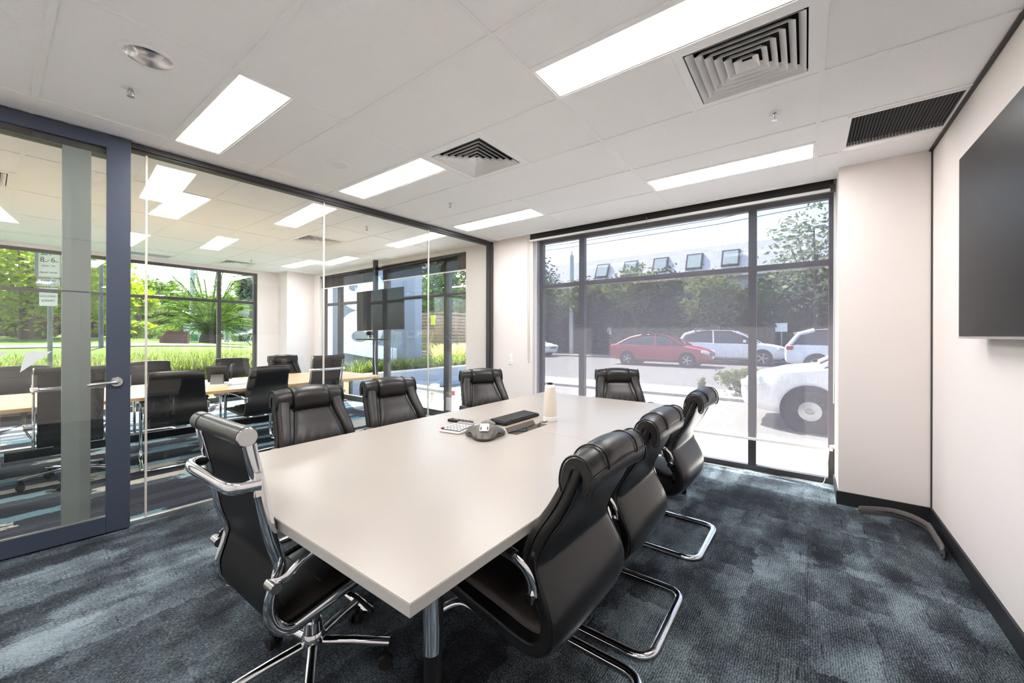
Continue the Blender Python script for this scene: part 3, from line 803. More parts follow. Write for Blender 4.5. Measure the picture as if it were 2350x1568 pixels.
# ------------------------------------------------------------------ plain leather conference chair for the second room
CONF = Profile([(.26, .455), (.10, .445), (-.08, .43), (-.17, .435), (-.215, .48), (-.225, .56), (-.205, .66), (-.205, .76), (-.235, .87), (-.255, .955)],
               [.235, .24, .245, .25, .252, .25, .24, .23, .222, .215])
def make_conf():
    t = thing('conference_chair', 'x', 'chair')
    obj('shell', shell(CONF, 0, 1, .020, .024), 'leather_back_shaded', t, smooth=60)
    obj('seat_cushion', loft_patch(CONF, .02, .40, -.9, .9, .018, .04, 12, 10), 'leather', t, smooth=60)
    bc = obj('back_cushion', loft_patch(CONF, .48, .98, -.93, .93, .018, .022, 16, 10), 'leather', t, smooth=60)
    for k in (.60, .72, .86):
        obj('stitch', tube([CONF.at(k)[0] + CONF.at(k)[1] * .041 + Vector((0, y, 0)) for y in np.linspace(-.19, .19, 8)], .003, n=6), 'piping', bc)
    obj('top_band', roll_geom([(-.222, .91), (-.216, .945), (-.232, .972), (-.262, .976), (-.286, .955), (-.286, .905), (-.275, .88), (-.262, .91), (-.245, .93)], -.215, .215, 10, .006), 'leather_soft', t, smooth=55)
    w = .255
    pts = [(-.235, -w, .62), (-.06, -w, .655), (.16, -w, .66), (.24, -w, .62), (.26, -w, .10), (.22, -w, .014), (-.26, -w, .014), (-.26, w, .014), (.22, w, .014), (.26, w, .10), (.24, w, .62), (.16, w, .66), (-.06, w, .655), (-.235, w, .62)]
    fr = obj('cantilever_frame', tube(round_path(pts, .07, 6), .0155, .0125, 12, up=(0, 0, 1)), 'chrome', t, smooth=60)
    for sg in (-1, 1):
        obj('arm_pad', tube([(-.12, sg * w, .672), (0, sg * w, .678), (.13, sg * w, .678)], .022, .010, 10, up=(0, 0, 1)), 'plastic_black', fr, smooth=60)
        obj('arm_bracket', box(-.25, -.215, sg * .25 - .012, sg * .25 + .012, .575, .635), 'steel', fr, bevel=.004)
    return t
conf0 = make_conf()
conf0.location = (1.20, 5.36, 0); conf0.rotation_euler = (0, 0, math.radians(82)); conf0['group'] = 'leather chairs at the timber table'
conf0['label'] = 'black leather cantilever chair behind the glass, right beside the navy door, seen from behind'
G2 = 'leather chairs at the timber table'
dup(conf0, 'black leather chair seen from behind in the second room, left of the grey headrest chairs', (1.98, 5.30, 0), math.radians(95), G2)
dup(conf0, 'leather chair facing us at the timber table in front of the garden mullion', (2.30, 6.98, 0), math.radians(-95), G2)
dup(conf0, 'leather chair facing us at the timber table beside the navy door stile', (1.36, 7.0, 0), math.radians(-88), G2)
dup(conf0, 'leather chair facing us at the timber table seen through the door glass', (.24, 6.98, 0), math.radians(-90), G2)
place_exec(3.06, 7.22, -.12, -1, 'executive leather chair facing us across the timber table before the white column', 'executive chairs in the second room')

# ------------------------------------------------------------------ boardroom table
TX0, TX1, TY0, TY1, TZ, TM = .573, 3.58, .714, 2.250, .740, 2.085
tb = thing('boardroom_table', 'large pale grey boardroom table with chrome legs', 'table')
CBX0, CBX1, CBY0, CBY1 = 1.93, 2.29, 1.405, 1.475        # cable opening
def top_half(x0, x1):
    gs = []
    xs = sorted({x0, x1, max(x0, min(x1, CBX0)), max(x0, min(x1, CBX1))})
    for a, b in zip(xs[:-1], xs[1:]):
        if a >= CBX0 - 1e-6 and b <= CBX1 + 1e-6:
            gs += [box(a, b, TY0, CBY0, TZ - .032, TZ), box(a, b, CBY1, TY1, TZ - .032, TZ)]
        else: gs.append(box(a, b, TY0, TY1, TZ - .032, TZ))
    return join(*gs)
def edge_band(x0, x1, end):
    e = .0015
    gs = [box(x0, x1, TY0 - e, TY0, TZ - .032, TZ - .002), box(x0, x1, TY1, TY1 + e, TZ - .032, TZ - .002)]
    gs.append(box(x0 - e, x0, TY0 - e, TY1 + e, TZ - .032, TZ - .002) if end < 0 else box(x1, x1 + e, TY0 - e, TY1 + e, TZ - .032, TZ - .002))
    return join(*gs)
obj('table_top', top_half(TX0, TM - .001), 'table_top', tb)
obj('table_top', top_half(TM + .001, TX1), 'table_top', tb)
obj('edge_band', edge_band(TX0, TM - .001, -1), 'table_edge', tb)
obj('edge_band', edge_band(TM + .001, TX1, 1), 'table_edge', tb)
for lxp, ly in ((.715, .80), (1.10, 1.92), (TX1 - .14, .80), (TX1 - .14, TY1 - .14)):
    sx = 1 if lxp < 2 else -1; sy = 1 if ly < 1.4 else -1
    lg = obj('leg', cyl((lxp, ly, .50), (lxp, ly, TZ - .033), .0225, n=24), 'chrome', tb, smooth=40)
    obj('leg_sleeve', cyl((lxp, ly, .06), (lxp, ly, .50), .0205, n=24), 'plastic_black', lg, smooth=40)
    obj('foot', tube([(lxp, ly - sy * .02, .035), (lxp, ly + sy * .14, .03), (lxp, ly + sy * .26, .025)], .026, .022, 12, up=(0, 0, 1)), 'chrome', lg, smooth=60)
    obj('brace', cyl((lxp + sx * .035, ly + sy * .01, TZ - .034), (lxp + sx * .05, ly + sy * .05, .05), .016, n=16), 'plastic_black', tb, smooth=40)
obj('under_rail', join(box(1.35, TX1 - .25, 1.32, 1.36, TZ - .075, TZ - .033), box(1.35, TX1 - .25, 1.50, 1.54, TZ - .075, TZ - .033)), 'plastic_black', tb)
cbx = obj('cable_box', join(box(CBX0, CBX1, CBY0, CBY1, TZ - .16, TZ - .155), box(CBX0 - .004, CBX0, CBY0, CBY1, TZ - .16, TZ - .033), box(CBX1, CBX1 + .004, CBY0, CBY1, TZ - .16, TZ - .033),
    box(CBX0, CBX1, CBY0 - .004, CBY0, TZ - .16, TZ - .033), box(CBX0, CBX1, CBY1, CBY1 + .004, TZ - .16, TZ - .033)), 'hole_dark', tb)
obj('lid', xf(box(CBX0, CBX1 - .06, 0, .032, 0, .006), tr(0, CBY1 - .004, TZ + .002) @ rotx(math.radians(52))), 'phone_body', cbx)
obj('lid_edge', xf(box(CBX0, CBX1 - .06, .032, .036, -.0005, .0065), tr(0, CBY1 - .004, TZ + .002) @ rotx(math.radians(52))), 'timber_lid', cbx)

# ------------------------------------------------------------------ things on the table
TZ = TZ + .0006
def lay(u, v, z=TZ): return on_z(u, v, z)
# meeting camera: tapered fabric cylinder with a lens on top
p = lay(1262, 965); ow = thing('meeting_camera', 'cream fabric cylinder meeting camera with dark lens standing on the table', 'camera', (p.x, p.y, TZ))
obj('base', lathe([(0, 0), (.046, 0), (.048, .006), (.048, .028), (.044, .031), (0, .031)], 36), 'white_plastic', ow, smooth=45)
obj('body', lathe([(0, .031), (.046, .031), (.0475, .045), (.045, .13), (.039, .215), (.036, .238), (0, .238)], 40), 'owl_fabric', ow, smooth=50)
obj('collar', lathe([(.036, .236), (.0355, .246), (.030, .254), (.020, .256), (0, .256)], 36), 'white_plastic', ow, smooth=50)
obj('lens', lathe([(.022, .254), (.021, .264), (.013, .270), (0, .272)], 28), 'screen_black', ow, smooth=60)
obj('side_strip', xf(box(-.0075, .0075, -.003, .004, .165, .25), rotz(math.radians(35)) @ tr(0, -.0365, 0) @ rotx(math.radians(-4))), 'white_plastic', ow, bevel=.002)
# conference phone: three-lobed
p = lay(1113, 1001); ph = thing('conference_phone', 'dark brown three-lobed conference phone with small display', 'phone', (p.x, p.y, TZ), math.radians(-143), None, (.92, .92, 1))
def tri_ring(r, k, z, n=42):
    pts = []
    for i in range(n):
        a = 2 * PI * i / n; rr = r * (1 + k * math.cos(3 * a)); pts.append((rr * math.cos(a), rr * math.sin(a), z))
    return pts
rows = [tri_ring(.116, .22, .004), tri_ring(.120, .22, .016), tri_ring(.108, .19, .034), tri_ring(.080, .08, .054), tri_ring(.045, 0, .062)]
g = grid_sheet([r + [r[0]] for r in rows]); g = (g[0] + [(0, 0, .061)], g[1] + [(4 * 43 + i, 4 * 43 + i + 1, 5 * 43) for i in range(42)])
obj('housing', g, 'phone_body', ph, smooth=50)
obj('base', prism([(x, y) for x, y, z in tri_ring(.110, .22, 0)], .001, .006), 'plastic_black', ph)
for k in range(3):
    a = 2 * PI * k / 3 + PI / 3
    obj('speaker_grille', xf(loft_like := grid_sheet([[(x, y, .030 + .030 * (1 - ((x - .075) / .05) ** 2 * .6) - .018 * abs(y) / .06 - .32 * (x - .05)) for y in np.linspace(-.055 - .02 * (i / 4 - .3), .055 + .02 * (i / 4 - .3), 7)] for i, x in enumerate(np.linspace(.045, .105, 5))]), rotz(a)), 'phone_brown', ph, smooth=60)
kp = obj('keypad_panel', xf(prism(rounded_rect(.095, .058, .008), 0, .004), tr(.054, 0, .0615) @ roty(math.radians(13))), 'paper_white', ph)
obj('display', xf(prism(rounded_rect(.03, .046, .003), 0, .002), tr(.030, 0, .0705) @ roty(math.radians(13))), 'lcd', kp)
for q in (-1, 1):
    for k in range(4):
        obj('key', xf(cbox((0, 0, 0), (.008, .009, .003)), tr(.056 + .011 * k, q * .021, .0655 - .0025 * k) @ roty(math.radians(13))), 'key_grey', kp)
# calculator
p = (lay(1022, 995) + lay(1100, 985)) / 2
ca = thing('desk_calculator', 'white desk calculator with round dark-ringed keys beside the conference phone', 'calculator', (p.x + .015, p.y + .045, TZ), math.radians(8))
obj('body', xf(box(-.105, .105, -.078, .078, 0, .014), roty(math.radians(-2)) @ tr(0, 0, .004)), 'white_plastic', ca, bevel=.004)
obj('display', xf(box(.055, .095, -.066, .066, .017, .022), roty(math.radians(-6))), 'phone_grey', ca, bevel=.002)
km = mesh_data('key', cyl((0, 0, 0), (0, 0, .006), .0105, .009, 14), 'white_plastic', 40)
kr = mesh_data('key_ring', cyl((0, 0, -.001), (0, 0, .002), .0125, n=14), 'key_grey', 40)
for i in range(5):
    for k in range(6):
        X, Y = -.088 + i * .030, -.063 + k * .025
        kk = obj('key', km, None, ca, loc=(X, Y, .021 + X * .035)); obj('key_ring', kr, None, kk)
obj('key', cyl((-.088, .063, .018), (-.088, .063, .0265), .0112, .010, 14), 'red_key', ca, smooth=40)
# remote control
p = (lay(1031, 966) + lay(1083, 974)) / 2
rm = thing('remote_control', 'slim black remote control with coloured buttons lying on the table', 'remote', (p.x, p.y, TZ), math.radians(-84))
obj('body', box(-.10, .10, -.022, .022, 0, .017), 'plastic_black', rm, bevel=.006)
for i in range(12):
    for k in range(3):
        col = 'red_key' if (i, k) in ((11, 0), (3, 0)) else 'yellow_key' if (i, k) == (3, 1) else 'phone_grey' if (i + k) % 2 else 'key_grey'
        obj('button', cbox((-.085 + i * .0152, -.013 + k * .013, .018), (.009, .008, .003)), col, rm)
# keyboard
a, b = lay(1140, 975), lay(1217, 953)
kb = thing('keyboard', 'black computer keyboard lying beside the cable opening', 'keyboard', ((a.x + b.x) / 2 + .005, (a.y + b.y) / 2, TZ), math.atan2(b.y - a.y, b.x - a.x))
obj('body', xf(box(-.21, .21, -.072, .072, 0, .018), rotx(math.radians(3)) @ tr(0, 0, .005)), 'plastic_black', kb, bevel=.004)
kme = mesh_data('key', box(-.0082, .0082, -.0085, .0085, 0, .006), 'key_grey')
for i in range(20):
    for k in range(6):
        if k == 0 and 4 <= i <= 9: continue
        yy = -.056 + k * .0215; obj('key', kme, None, kb, loc=(-.19 + i * .02, yy, .0225 + yy * .052))
obj('space_bar', box(-.11, .01, -.064, -.047, .019, .0265), 'key_grey', kb)
p = lay(1128, 974); ms = thing('computer_mouse', 'dark grey computer mouse at the end of the keyboard', 'mouse', (p.x - .02, p.y + .005, TZ), math.radians(-30))
rows = []
for i in range(9):
    u = i / 8; x = -.055 + .11 * u; w = .031 * math.sqrt(max(.02, 1 - (2 * u - 1) ** 4)); h = .034 * (1 - (1.6 * (u - .38)) ** 2)
    rows.append([(x, w * math.cos(q), max(.002, h * math.sin(q))) for q in np.linspace(0, PI, 11)])
obj('shell', grid_sheet(rows), 'phone_grey', ms, smooth=60)
obj('base', prism([(-.055 + .11 * u, .03 * math.sqrt(max(.02, 1 - (2 * u - 1) ** 4))) for u in np.linspace(0, 1, 9)] + [(-.055 + .11 * u, -.03 * math.sqrt(max(.02, 1 - (2 * u - 1) ** 4))) for u in np.linspace(1, 0, 9)], .001, .006), 'plastic_black', ms)
obj('wheel', cyl((.025, -.003, .030), (.025, .003, .030), .007, n=12), 'rubber', ms)
# cables out of the opening
c0 = ow.location
tag(obj('camera_cable', tube(smooth_path([(c0.x - .053, c0.y - .01, TZ + .004), (c0.x - .09, c0.y - .01, TZ + .004), (2.28, 1.45, TZ + .012), (2.24, 1.44, TZ + .006), (2.20, 1.44, TZ - .05)], 6), .003, n=8), 'plastic_black', smooth=60), 'thin black cable from the meeting camera into the table opening', 'cable')
q0 = ph.location
tag(obj('phone_cable', tube(smooth_path([(q0.x + .135, q0.y - .075, TZ + .004), (q0.x + .18, q0.y - .085, TZ + .006), (2.00, 1.390, TZ + .012), (2.06, 1.412, TZ + .020), (2.09, 1.440, TZ + .004), (2.10, 1.445, TZ - .05)], 6), .0035, n=8), 'plastic_black', smooth=60), 'black cable looping from the conference phone into the table opening', 'cable')

# ------------------------------------------------------------------ timber table of the second room and the desk phone on it
T2Z = .722
t2 = thing('timber_table', 'long pale oak meeting table behind the glass partition', 'table', (0, 0, 0))
tp = [(-1.1, 5.30), (1.3, 5.22), (3.60, 5.20), (3.66, 5.26), (3.66, 6.58), (3.60, 6.64), (1.3, 6.60), (-1.1, 6.52)]
obj('table_top', prism(tp, T2Z - .004, T2Z), 'oak_top', t2)
obj('edge', prism(tp, T2Z - .032, T2Z - .0045), 'oak', t2)
for lxp in (.02, 3.15):
    for ly in (5.62, 6.25):
        l_ = obj('leg', cyl((lxp, ly, .25), (lxp, ly, T2Z - .033), .055, n=24), 'phone_grey', t2, smooth=40)
        obj('leg_collar', cyl((lxp, ly, .10), (lxp, ly, .25), .058, n=24), 'steel', l_, smooth=40)
        obj('foot', cyl((lxp, ly, 0), (lxp, ly, .10), .048, n=20), 'plastic_black', l_, smooth=40)
obj('floor_rail', box(.10, 3.1, 5.90, 5.97, .16, .24), 'plastic_black', t2)
dp = thing('desk_phone', 'grey and black desk phone with handset on the timber table', 'phone', (1.68, 5.72, T2Z), math.radians(-115), None, (1.25, 1.25, 1.25))
obj('base', xf(prism(rounded_rect(.24, .20, .02), 0, .022), Matrix.Identity(4)), 'white_plastic', dp)
obj('stand', xz_prism([(-.04, .022), (.05, .022), (-.02, .15), (-.05, .15)], -.05, .05), 'phone_grey', dp)
obj('body', xf(cbox((0, 0, 0), (.20, .17, .022)), tr(-.01, 0, .115) @ roty(math.radians(-52))), 'plastic_dark', dp, bevel=.006)
obj('handset', tube(smooth_path([(.05, .11, .075), (.02, .115, .12), (-.03, .115, .175), (-.075, .11, .195)], 5), .022, .014, 12), 'plastic_black', dp, smooth=60)
tag(obj('telephone_cable', tube(smooth_path([(1.80, 5.66, T2Z + .005), (1.86, 5.66, T2Z + .005), (1.95, 5.66, T2Z + .004), (2.05, 5.60, T2Z + .004)], 5), .003, n=6), 'plastic_black', smooth=60), 'dark cable trailing from the desk phone over the timber table', 'cable')

# ------------------------------------------------------------------ screens
tv = thing('wall_screen', 'large black flat screen mounted on the right-hand wall', 'television', (0, 0, 0))
obj('panel', box(1.40, 3.055, YR + .055, YR + .092, 1.345, 2.275), 'plastic_black', tv, bevel=.003)
obj('glass', box(1.408, 3.047, YR + .0915, YR + .0935, 1.358, 2.267), 'screen_black', tv)
obj('lower_trim', box(1.40, 3.055, YR + .055, YR + .094, 1.335, 1.346), 'aluminium', tv)
obj('wall_bracket', box(1.95, 2.5, YR, YR + .055, 1.55, 2.05), 'plastic_black', tv)
ts = thing('screen_stand', 'black flat screen on a tall pole with shelf behind the glass', 'television', (4.18, 6.06, 0), math.radians(4))
obj('pole', join(box(.02, .08, .14, .21, 0, H - .008)), 'plastic_black', ts)
obj('bracket', join(box(.0, .02, -.1, .3, 1.6, 1.95), box(.02, .06, .12, .22, 1.7, 1.85)), 'plastic_black', ts)
obj('screen_panel', xf(box(-.025, 0, -.625, .625, -.36, .36), tr(-.005, -.02, 1.79) @ rotx(math.radians(-1.2))), 'plastic_black', ts, bevel=.003)
obj('screen_glass', xf(box(-.027, -.0255, -.612, .612, -.347, .350), tr(-.005, -.02, 1.79) @ rotx(math.radians(-1.2))), 'screen_black', ts)
obj('shelf', box(-.22, .02, -.20, .36, 1.255, 1.28), 'plastic_black', ts)
wc = thing('video_camera', 'small black and silver video camera on the screen stand shelf', 'camera', (4.09, 6.20, 1.2805), math.radians(190))
obj('base', lathe([(0, 0), (.055, 0), (.055, .02), (.03, .035), (.022, .06), (0, .06)], 24), 'aluminium', wc, smooth=45)
obj('head', cbox((0, 0, .095), (.09, .10, .075)), 'plastic_black', wc, bevel=.015)
obj('lens', cyl((.04, 0, .095), (.075, 0, .095), .032, .028, 20), 'screen_black', wc, smooth=45)
for k, pts in enumerate(([(4.2, 5.42, 1.44), (4.2, 5.36, 1.1), (4.2, 5.45, .92), (4.2, 5.62, .82), (4.2, 5.72, 1.0), (4.2, 5.66, 1.35)], [(4.12, 6.10, 1.25), (4.12, 6.11, .9), (4.13, 6.08, .5), (4.16, 6.10, .02)])):
    tag(obj('screen_cable', tube(smooth_path(pts, 6), .005, n=6), 'phone_grey' if k == 0 else 'white_plastic', smooth=60), ['grey cable looping below the right corner of the pole screen', 'pale cable hanging straight down from the screen stand shelf'][k], 'cable')

# ------------------------------------------------------------------ blinds
def screen_fabric():
    m = bpy.data.materials.new('screen_fabric'); m.use_nodes = True; MATS['screen_fabric'] = m
    nt = m.node_tree; nt.nodes.clear()
    o = N(nt, 'ShaderNodeOutputMaterial'); t = N(nt, 'ShaderNodeBsdfTransparent'); d = N(nt, 'ShaderNodeBsdfDiffuse'); tl = N(nt, 'ShaderNodeBsdfTranslucent')
    d.inputs[0].default_value = s(76, 73, 76); tl.inputs[0].default_value = s(112, 109, 114); t.inputs[0].default_value = (1, 1, 1, 1)
    # woven threads: a coarse moire of the weave opens and closes the cloth a little
    nz = N(nt, 'ShaderNodeTexNoise', Scale=1.0, Detail=2.0); nt.links.new(mapped(nt, (1, 260, 9)), nz.inputs['Vector'])
    nz2 = N(nt, 'ShaderNodeTexNoise', Scale=1.0, Detail=2.0); nt.links.new(mapped(nt, (1, 9, 260)), nz2.inputs['Vector'])
    op = math_n(nt, 'MULTIPLY_ADD', math_n(nt, 'ADD', nz.outputs['Fac'], nz2.outputs['Fac']), .16)
    op.node.inputs[2].default_value = 0.31 - .16
    mx = N(nt, 'ShaderNodeMixShader', Fac=0.5); mo = N(nt, 'ShaderNodeMixShader')
    nt.links.new(d.outputs[0], mx.inputs[1]); nt.links.new(tl.outputs[0], mx.inputs[2])
    nt.links.new(op, mo.inputs[0]); nt.links.new(mx.outputs[0], mo.inputs[1]); nt.links.new(t.outputs[0], mo.inputs[2]); nt.links.new(mo.outputs[0], o.inputs[0])
screen_fabric()
b1 = thing('sunscreen_blind', 'grey see-through sunscreen roller blind lowered over the street window', 'blind', (4.505, 0, 0))
obj('fabric', ([(0, -.208, .345), (0, 2.948, .345), (0, 2.948, 2.70), (0, -.208, 2.70)], [(0, 1, 2, 3)]), 'screen_fabric', b1)
obj('bottom_bar', box(-.008, .008, -.195, 2.935, .322, .347), 'white_plastic', b1, bevel=.003)
obj('roller_tube', cyl((0, -.195, 2.73), (0, 2.935, 2.73), .03, n=20), 'blind_dark', b1, smooth=40)
sp = on_x(1484, 490, 4.385).y
for k, (a, b) in enumerate(((sp + .006, 2.975), (-.165, sp - .006))):
    t = thing('blackout_blind', ['dark blackout blind rolled up at the left part of the street window head', 'dark blackout blind rolled up at the right part of the street window head'][k], 'blind', (4.385, 0, 0), group='rolled-up blackout blinds')
    obj('fabric', box(-.002, .002, a, b, 2.628, 2.80), 'blind_dark', t)
    obj('bottom_bar', box(-.010, .010, a - .004, b + .004, 2.604, 2.630), 'white_plastic', t, bevel=.006)
    obj('roller_tube', cyl((.02, a, 2.80), (.02, b, 2.80), .03, n=16), 'blind_dark', t, smooth=40)
mm = bpy.data.materials.new('blind_sheer'); mm.use_nodes = True; MATS['blind_sheer'] = mm
nt = mm.node_tree; nt.nodes.clear(); o_ = N(nt, 'ShaderNodeOutputMaterial'); t_ = N(nt, 'ShaderNodeBsdfTransparent'); d_ = N(nt, 'ShaderNodeBsdfDiffuse'); d_.inputs[0].default_value = s(58, 52, 50)
mx_ = N(nt, 'ShaderNodeMixShader', Fac=0.06); nt.links.new(d_.outputs[0], mx_.inputs[1]); nt.links.new(t_.outputs[0], mx_.inputs[2]); nt.links.new(mx_.outputs[0], o_.inputs[0])
for k, (a, b) in enumerate(((6.50, 8.60), (4.205, 6.36))):
    t = thing('roller_blind', ['dark sheer roller blind half raised left of the screen pole', 'dark sheer roller blind half raised right of the screen pole'][k], 'blind', (4.455, 0, 0), group='roller blinds of the second room')
    obj('fabric', ([(0, a, 2.37), (0, b, 2.37), (0, b, 2.60), (0, a, 2.60)], [(0, 1, 2, 3)]), 'blind_sheer', t)
    obj('bottom_bar', box(-.006, .006, a, b, 2.352, 2.372), 'white_plastic', t)
    obj('roller_tube', cyl((0, a, 2.605), (0, b, 2.605), .024, n=16), 'blind_dark', t, smooth=40)
tag(obj('blind_chain', join(*[tube([(4.405, 3.012 + q * .016, 2.66), (4.405, 3.012 + q * .010, 1.0)], .0022, n=6) for q in (-1, 1)], lathe([(0, -.012), (.006, -.006), (.006, .006), (0, .012)], 10, (4.405, 3.012, .985))), 'brass', smooth=60), 'pale bead chain loop hanging on the wall left of the street window', 'blind chain')
tag(obj('blind_chain', join(*[tube([(4.485, -.2035 + q * .004, 2.62), (4.485, -.2035 + q * .005, .75)], .003, n=6) for q in (-1, 1)]), 'white_plastic', smooth=60), 'white bead chain loop hanging at the right jamb of the street window', 'blind chain')

# ------------------------------------------------------------------ wall and ceiling fittings
t = thing('power_socket', 'white double power socket on the pier above the switch plate', 'socket', (XW, 3.315, 1.055))
obj('plate', box(-.009, 0, -.036, .036, -.036, .036), 'white_plastic', t, bevel=.002)
for q in (-1, 1): obj('rocker', box(-.012, -.009, q * .012 - .006, q * .012 + .006, -.008, .012), 'tee_white', t)
t = thing('switch_plate', 'white switch plate with one small button below the double socket', 'switch', (XW, 3.315, .978))
obj('plate', box(-.009, 0, -.036, .036, -.036, .036), 'white_plastic', t, bevel=.002)
obj('button', box(-.012, -.009, -.005, .005, -.004, .006), 'phone_grey', t)
t = thing('cable_plug', 'white plug in a socket on the nib beside the street window', 'plug', (4.33, -.20, .40))
obj('wall_plate', box(-.035, .035, -.012, -.0, -.05, .05), 'white_plastic', t, bevel=.002)
obj('plug_body', cyl((0, 0, 0), (0, .035, 0), .02, .012, 14), 'white_plastic', t, smooth=40)
def sprinkler(p, label):
    t = thing('fire_sprinkler', label, 'sprinkler', (p.x, p.y, H), group='ceiling fire sprinklers')
    obj('escutcheon', lathe([(.016, .004), (.030, -.0005), (.038, -.003), (.036, .002), (.016, .010)], 24), 'tee_white', t, smooth=50)
    obj('stem', join(cyl((0, 0, .01), (0, 0, -.012), .010, n=12), tube([(.010, 0, -.008), (.012, 0, -.025), (.002, 0, -.042)], .0025, n=6), tube([(-.010, 0, -.008), (-.012, 0, -.025), (-.002, 0, -.042)], .0025, n=6), cyl((0, 0, -.010), (0, 0, -.042), .003, n=8)), 'steel', t, smooth=50)
    obj('deflector', lathe([(0, -.042), (.015, -.043), (.016, -.046), (0, -.046)], 16), 'steel', t)
for (u, v), lb in (((300, 203), 'chrome fire sprinkler below the round downlight, top left'), ((1033, 466), 'fire sprinkler in the ceiling before the glass partition corner'), ((1778, 259), 'fire sprinkler in the ceiling below the large diffuser'),
                   ((842, 520), 'fire sprinkler in the second room seen past the glass joint'), ((577, 596), 'tiny fire sprinkler near the garden window')):
    sprinkler(on_z(u, v, H), lb)
p = _dl; t = thing('recessed_downlight', 'round recessed downlight with bright reflector in the near ceiling', 'ceiling light', (p.x, p.y, H))
obj('trim_ring', lathe([(.092, .003), (.092, -.002), (.098, -.010), (.112, -.008), (.112, .0)], 48), 'tee_white', t, smooth=50)
obj('reflector', lathe([(.092, .0), (.086, .004), (.070, .035), (.058, .055), (.03, .06)], 48), 'downlight_reflector', t, smooth=60)
obj('lamp', lathe([(0, .058), (.03, .058), (.034, .05), (.02, .042), (0, .04)], 24), 'plastic_dark', t, smooth=60)
p = on_z(777, 378, H); t = thing('ceiling_speaker', 'flush round white ceiling speaker beside the glass partition', 'speaker', (p.x, p.y, H))
obj('rim', lathe([(.058, .002), (.060, -.005), (.076, -.007), (.086, -.003), (.086, .004)], 40), 'tee_white', t, smooth=50)
obj('grille', lathe([(0, -.004), (.04, -.0035), (.060, -.002)], 36), 'trim_white', t, smooth=50)

# curved rubber cord cover lying in the corner
pts = [on_z(u, v, .03) for u, v in ((1972, 1172), (2040, 1174), (2090, 1190), (2130, 1212), (2160, 1240), (2170, 1262), (2163, 1275))]
pts = [Vector((min(p.x, 4.04), max(p.y, YR + .055), .03)) for p in pts]
cc = thing('cord_cover', 'curved grey rubber cord cover lying on the carpet in the corner', 'cord cover')
cp = smooth_path(pts, 5)
obj('outer_strip', tube([p + Vector((0, 0, .006)) for p in cp], .011, .030, 10, up=(0, 0, 1)), 'strip_grey', cc, smooth=60)
obj('rib', tube([p + Vector((-.011, .006, .004)) for p in cp], .004, .006, 8, up=(0, 0, 1)), 'plastic_dark', cc, smooth=60)
tag(obj('floor_cable', tube(smooth_path([(4.53, 2.2, .005), (4.52, 1.2, .005), (4.54, .8, .005), (4.50, .55, .012), (4.52, .3, .005), (4.51, .0, .005), (4.53, -.12, .01), (4.45, -.15, .15), (4.34, -.165, .39)], 8), .003, n=6), 'white_plastic', smooth=60), 'thin white cable running along the sill of the street window', 'cable')

# ------------------------------------------------------------------ outdoors: ground
mat('path_grey', s(70, 70, 70), 0.9, spec=.08)
mat('concrete', s(184, 180, 175), 0.85, spec=.08, var=(2.0, .06))
mat('bay_asphalt', s(122, 120, 119), 0.9, spec=.08, var=(5, .08))
mat('asphalt', s(104, 102, 103), 0.9, spec=.08, var=(1.2, .08))
mat('kerb', s(164, 162, 158), 0.85, spec=.08)
mat('line_white', s(225, 225, 222), 0.8, spec=.08)
mat('lawn', s(66, 92, 30), 0.95, spec=.08, var=(1.6, .22), bump=(40, .3, .01))
mat('soil', s(74, 62, 48), 0.95, spec=.08, var=(8, .2))
mat('planter_grey', s(132, 140, 152), 0.7)
mat('signwall_grey', s(118, 124, 136), 0.75, var=(1.5, .03))
mat('sign_white', s(240, 242, 245), 0.55)
mat('timber_weathered', s(134, 112, 96), 0.8, var=(7, .18))
mat('galvanised', s(170, 176, 178), 0.4, 0.7)
mat('post_green', s(96, 116, 112), 0.5)
mat('lamp_navy', s(52, 62, 72), 0.5)
mat('bark', s(70, 56, 46), 0.9, bump=(30, .5, .02))
mat('bollard_white', s(206, 208, 206), 0.5)
mat('red_cap', s(200, 50, 60), 0.5)
mat('steel_rust', s(92, 48, 38), 0.75, var=(6, .12))
mat('red_wall', s(140, 58, 52), 0.8)
mat('fence_dark', s(40, 42, 40), 0.8)
mat('brick_red', s(150, 84, 66), 0.85, var=(10, .12))
mat('roof_grey', s(212, 207, 211), 0.85)
mat('wall_cream', s(206, 202, 196), 0.8)
mat('wall_teal', s(160, 172, 174), 0.8)
mat('pane_dark', s(60, 66, 74), 0.15)
mat('bin_green', s(30, 110, 70), 0.5)
mat('text_dark', s(44, 46, 58), 0.6)
mat('text_green', s(60, 160, 130), 0.6)
mat('sign_back', s(140, 156, 164), 0.5, 0.3)
mat('board_blue', s(140, 160, 190), 0.5)
mat('tag_yellow', s(208, 206, 60), 0.7)
mat('car_red', s(150, 22, 34), 0.28, coat=.8)
mat('car_white', s(226, 226, 230), 0.28, coat=.6)
mat('car_black', s(22, 23, 26), 0.25, coat=.8)
mat('car_grey', s(120, 124, 130), 0.3, coat=.6)
mat('car_glass', s(34, 38, 44), 0.08, spec=.7)
mat('tyre', s(26, 26, 27), 0.85)
mat('rim', s(176, 176, 178), 0.35, 0.7)
mat('head_lamp', s(214, 218, 222), 0.15)
mat('tail_lamp', s(160, 24, 28), 0.25)
leaf_mat('leaf_lime', s(110, 140, 18), s(164, 180, 34))
leaf_mat('leaf_green', s(50, 78, 32), s(98, 122, 52))
leaf_mat('leaf_dark', s(36, 52, 28), s(74, 92, 46), .3)
leaf_mat('leaf_olive', s(78, 92, 54), s(122, 130, 84))
leaf_mat('leaf_grey', s(88, 104, 84), s(140, 150, 124))
leaf_mat('leaf_red', s(96, 34, 34), s(140, 60, 50))
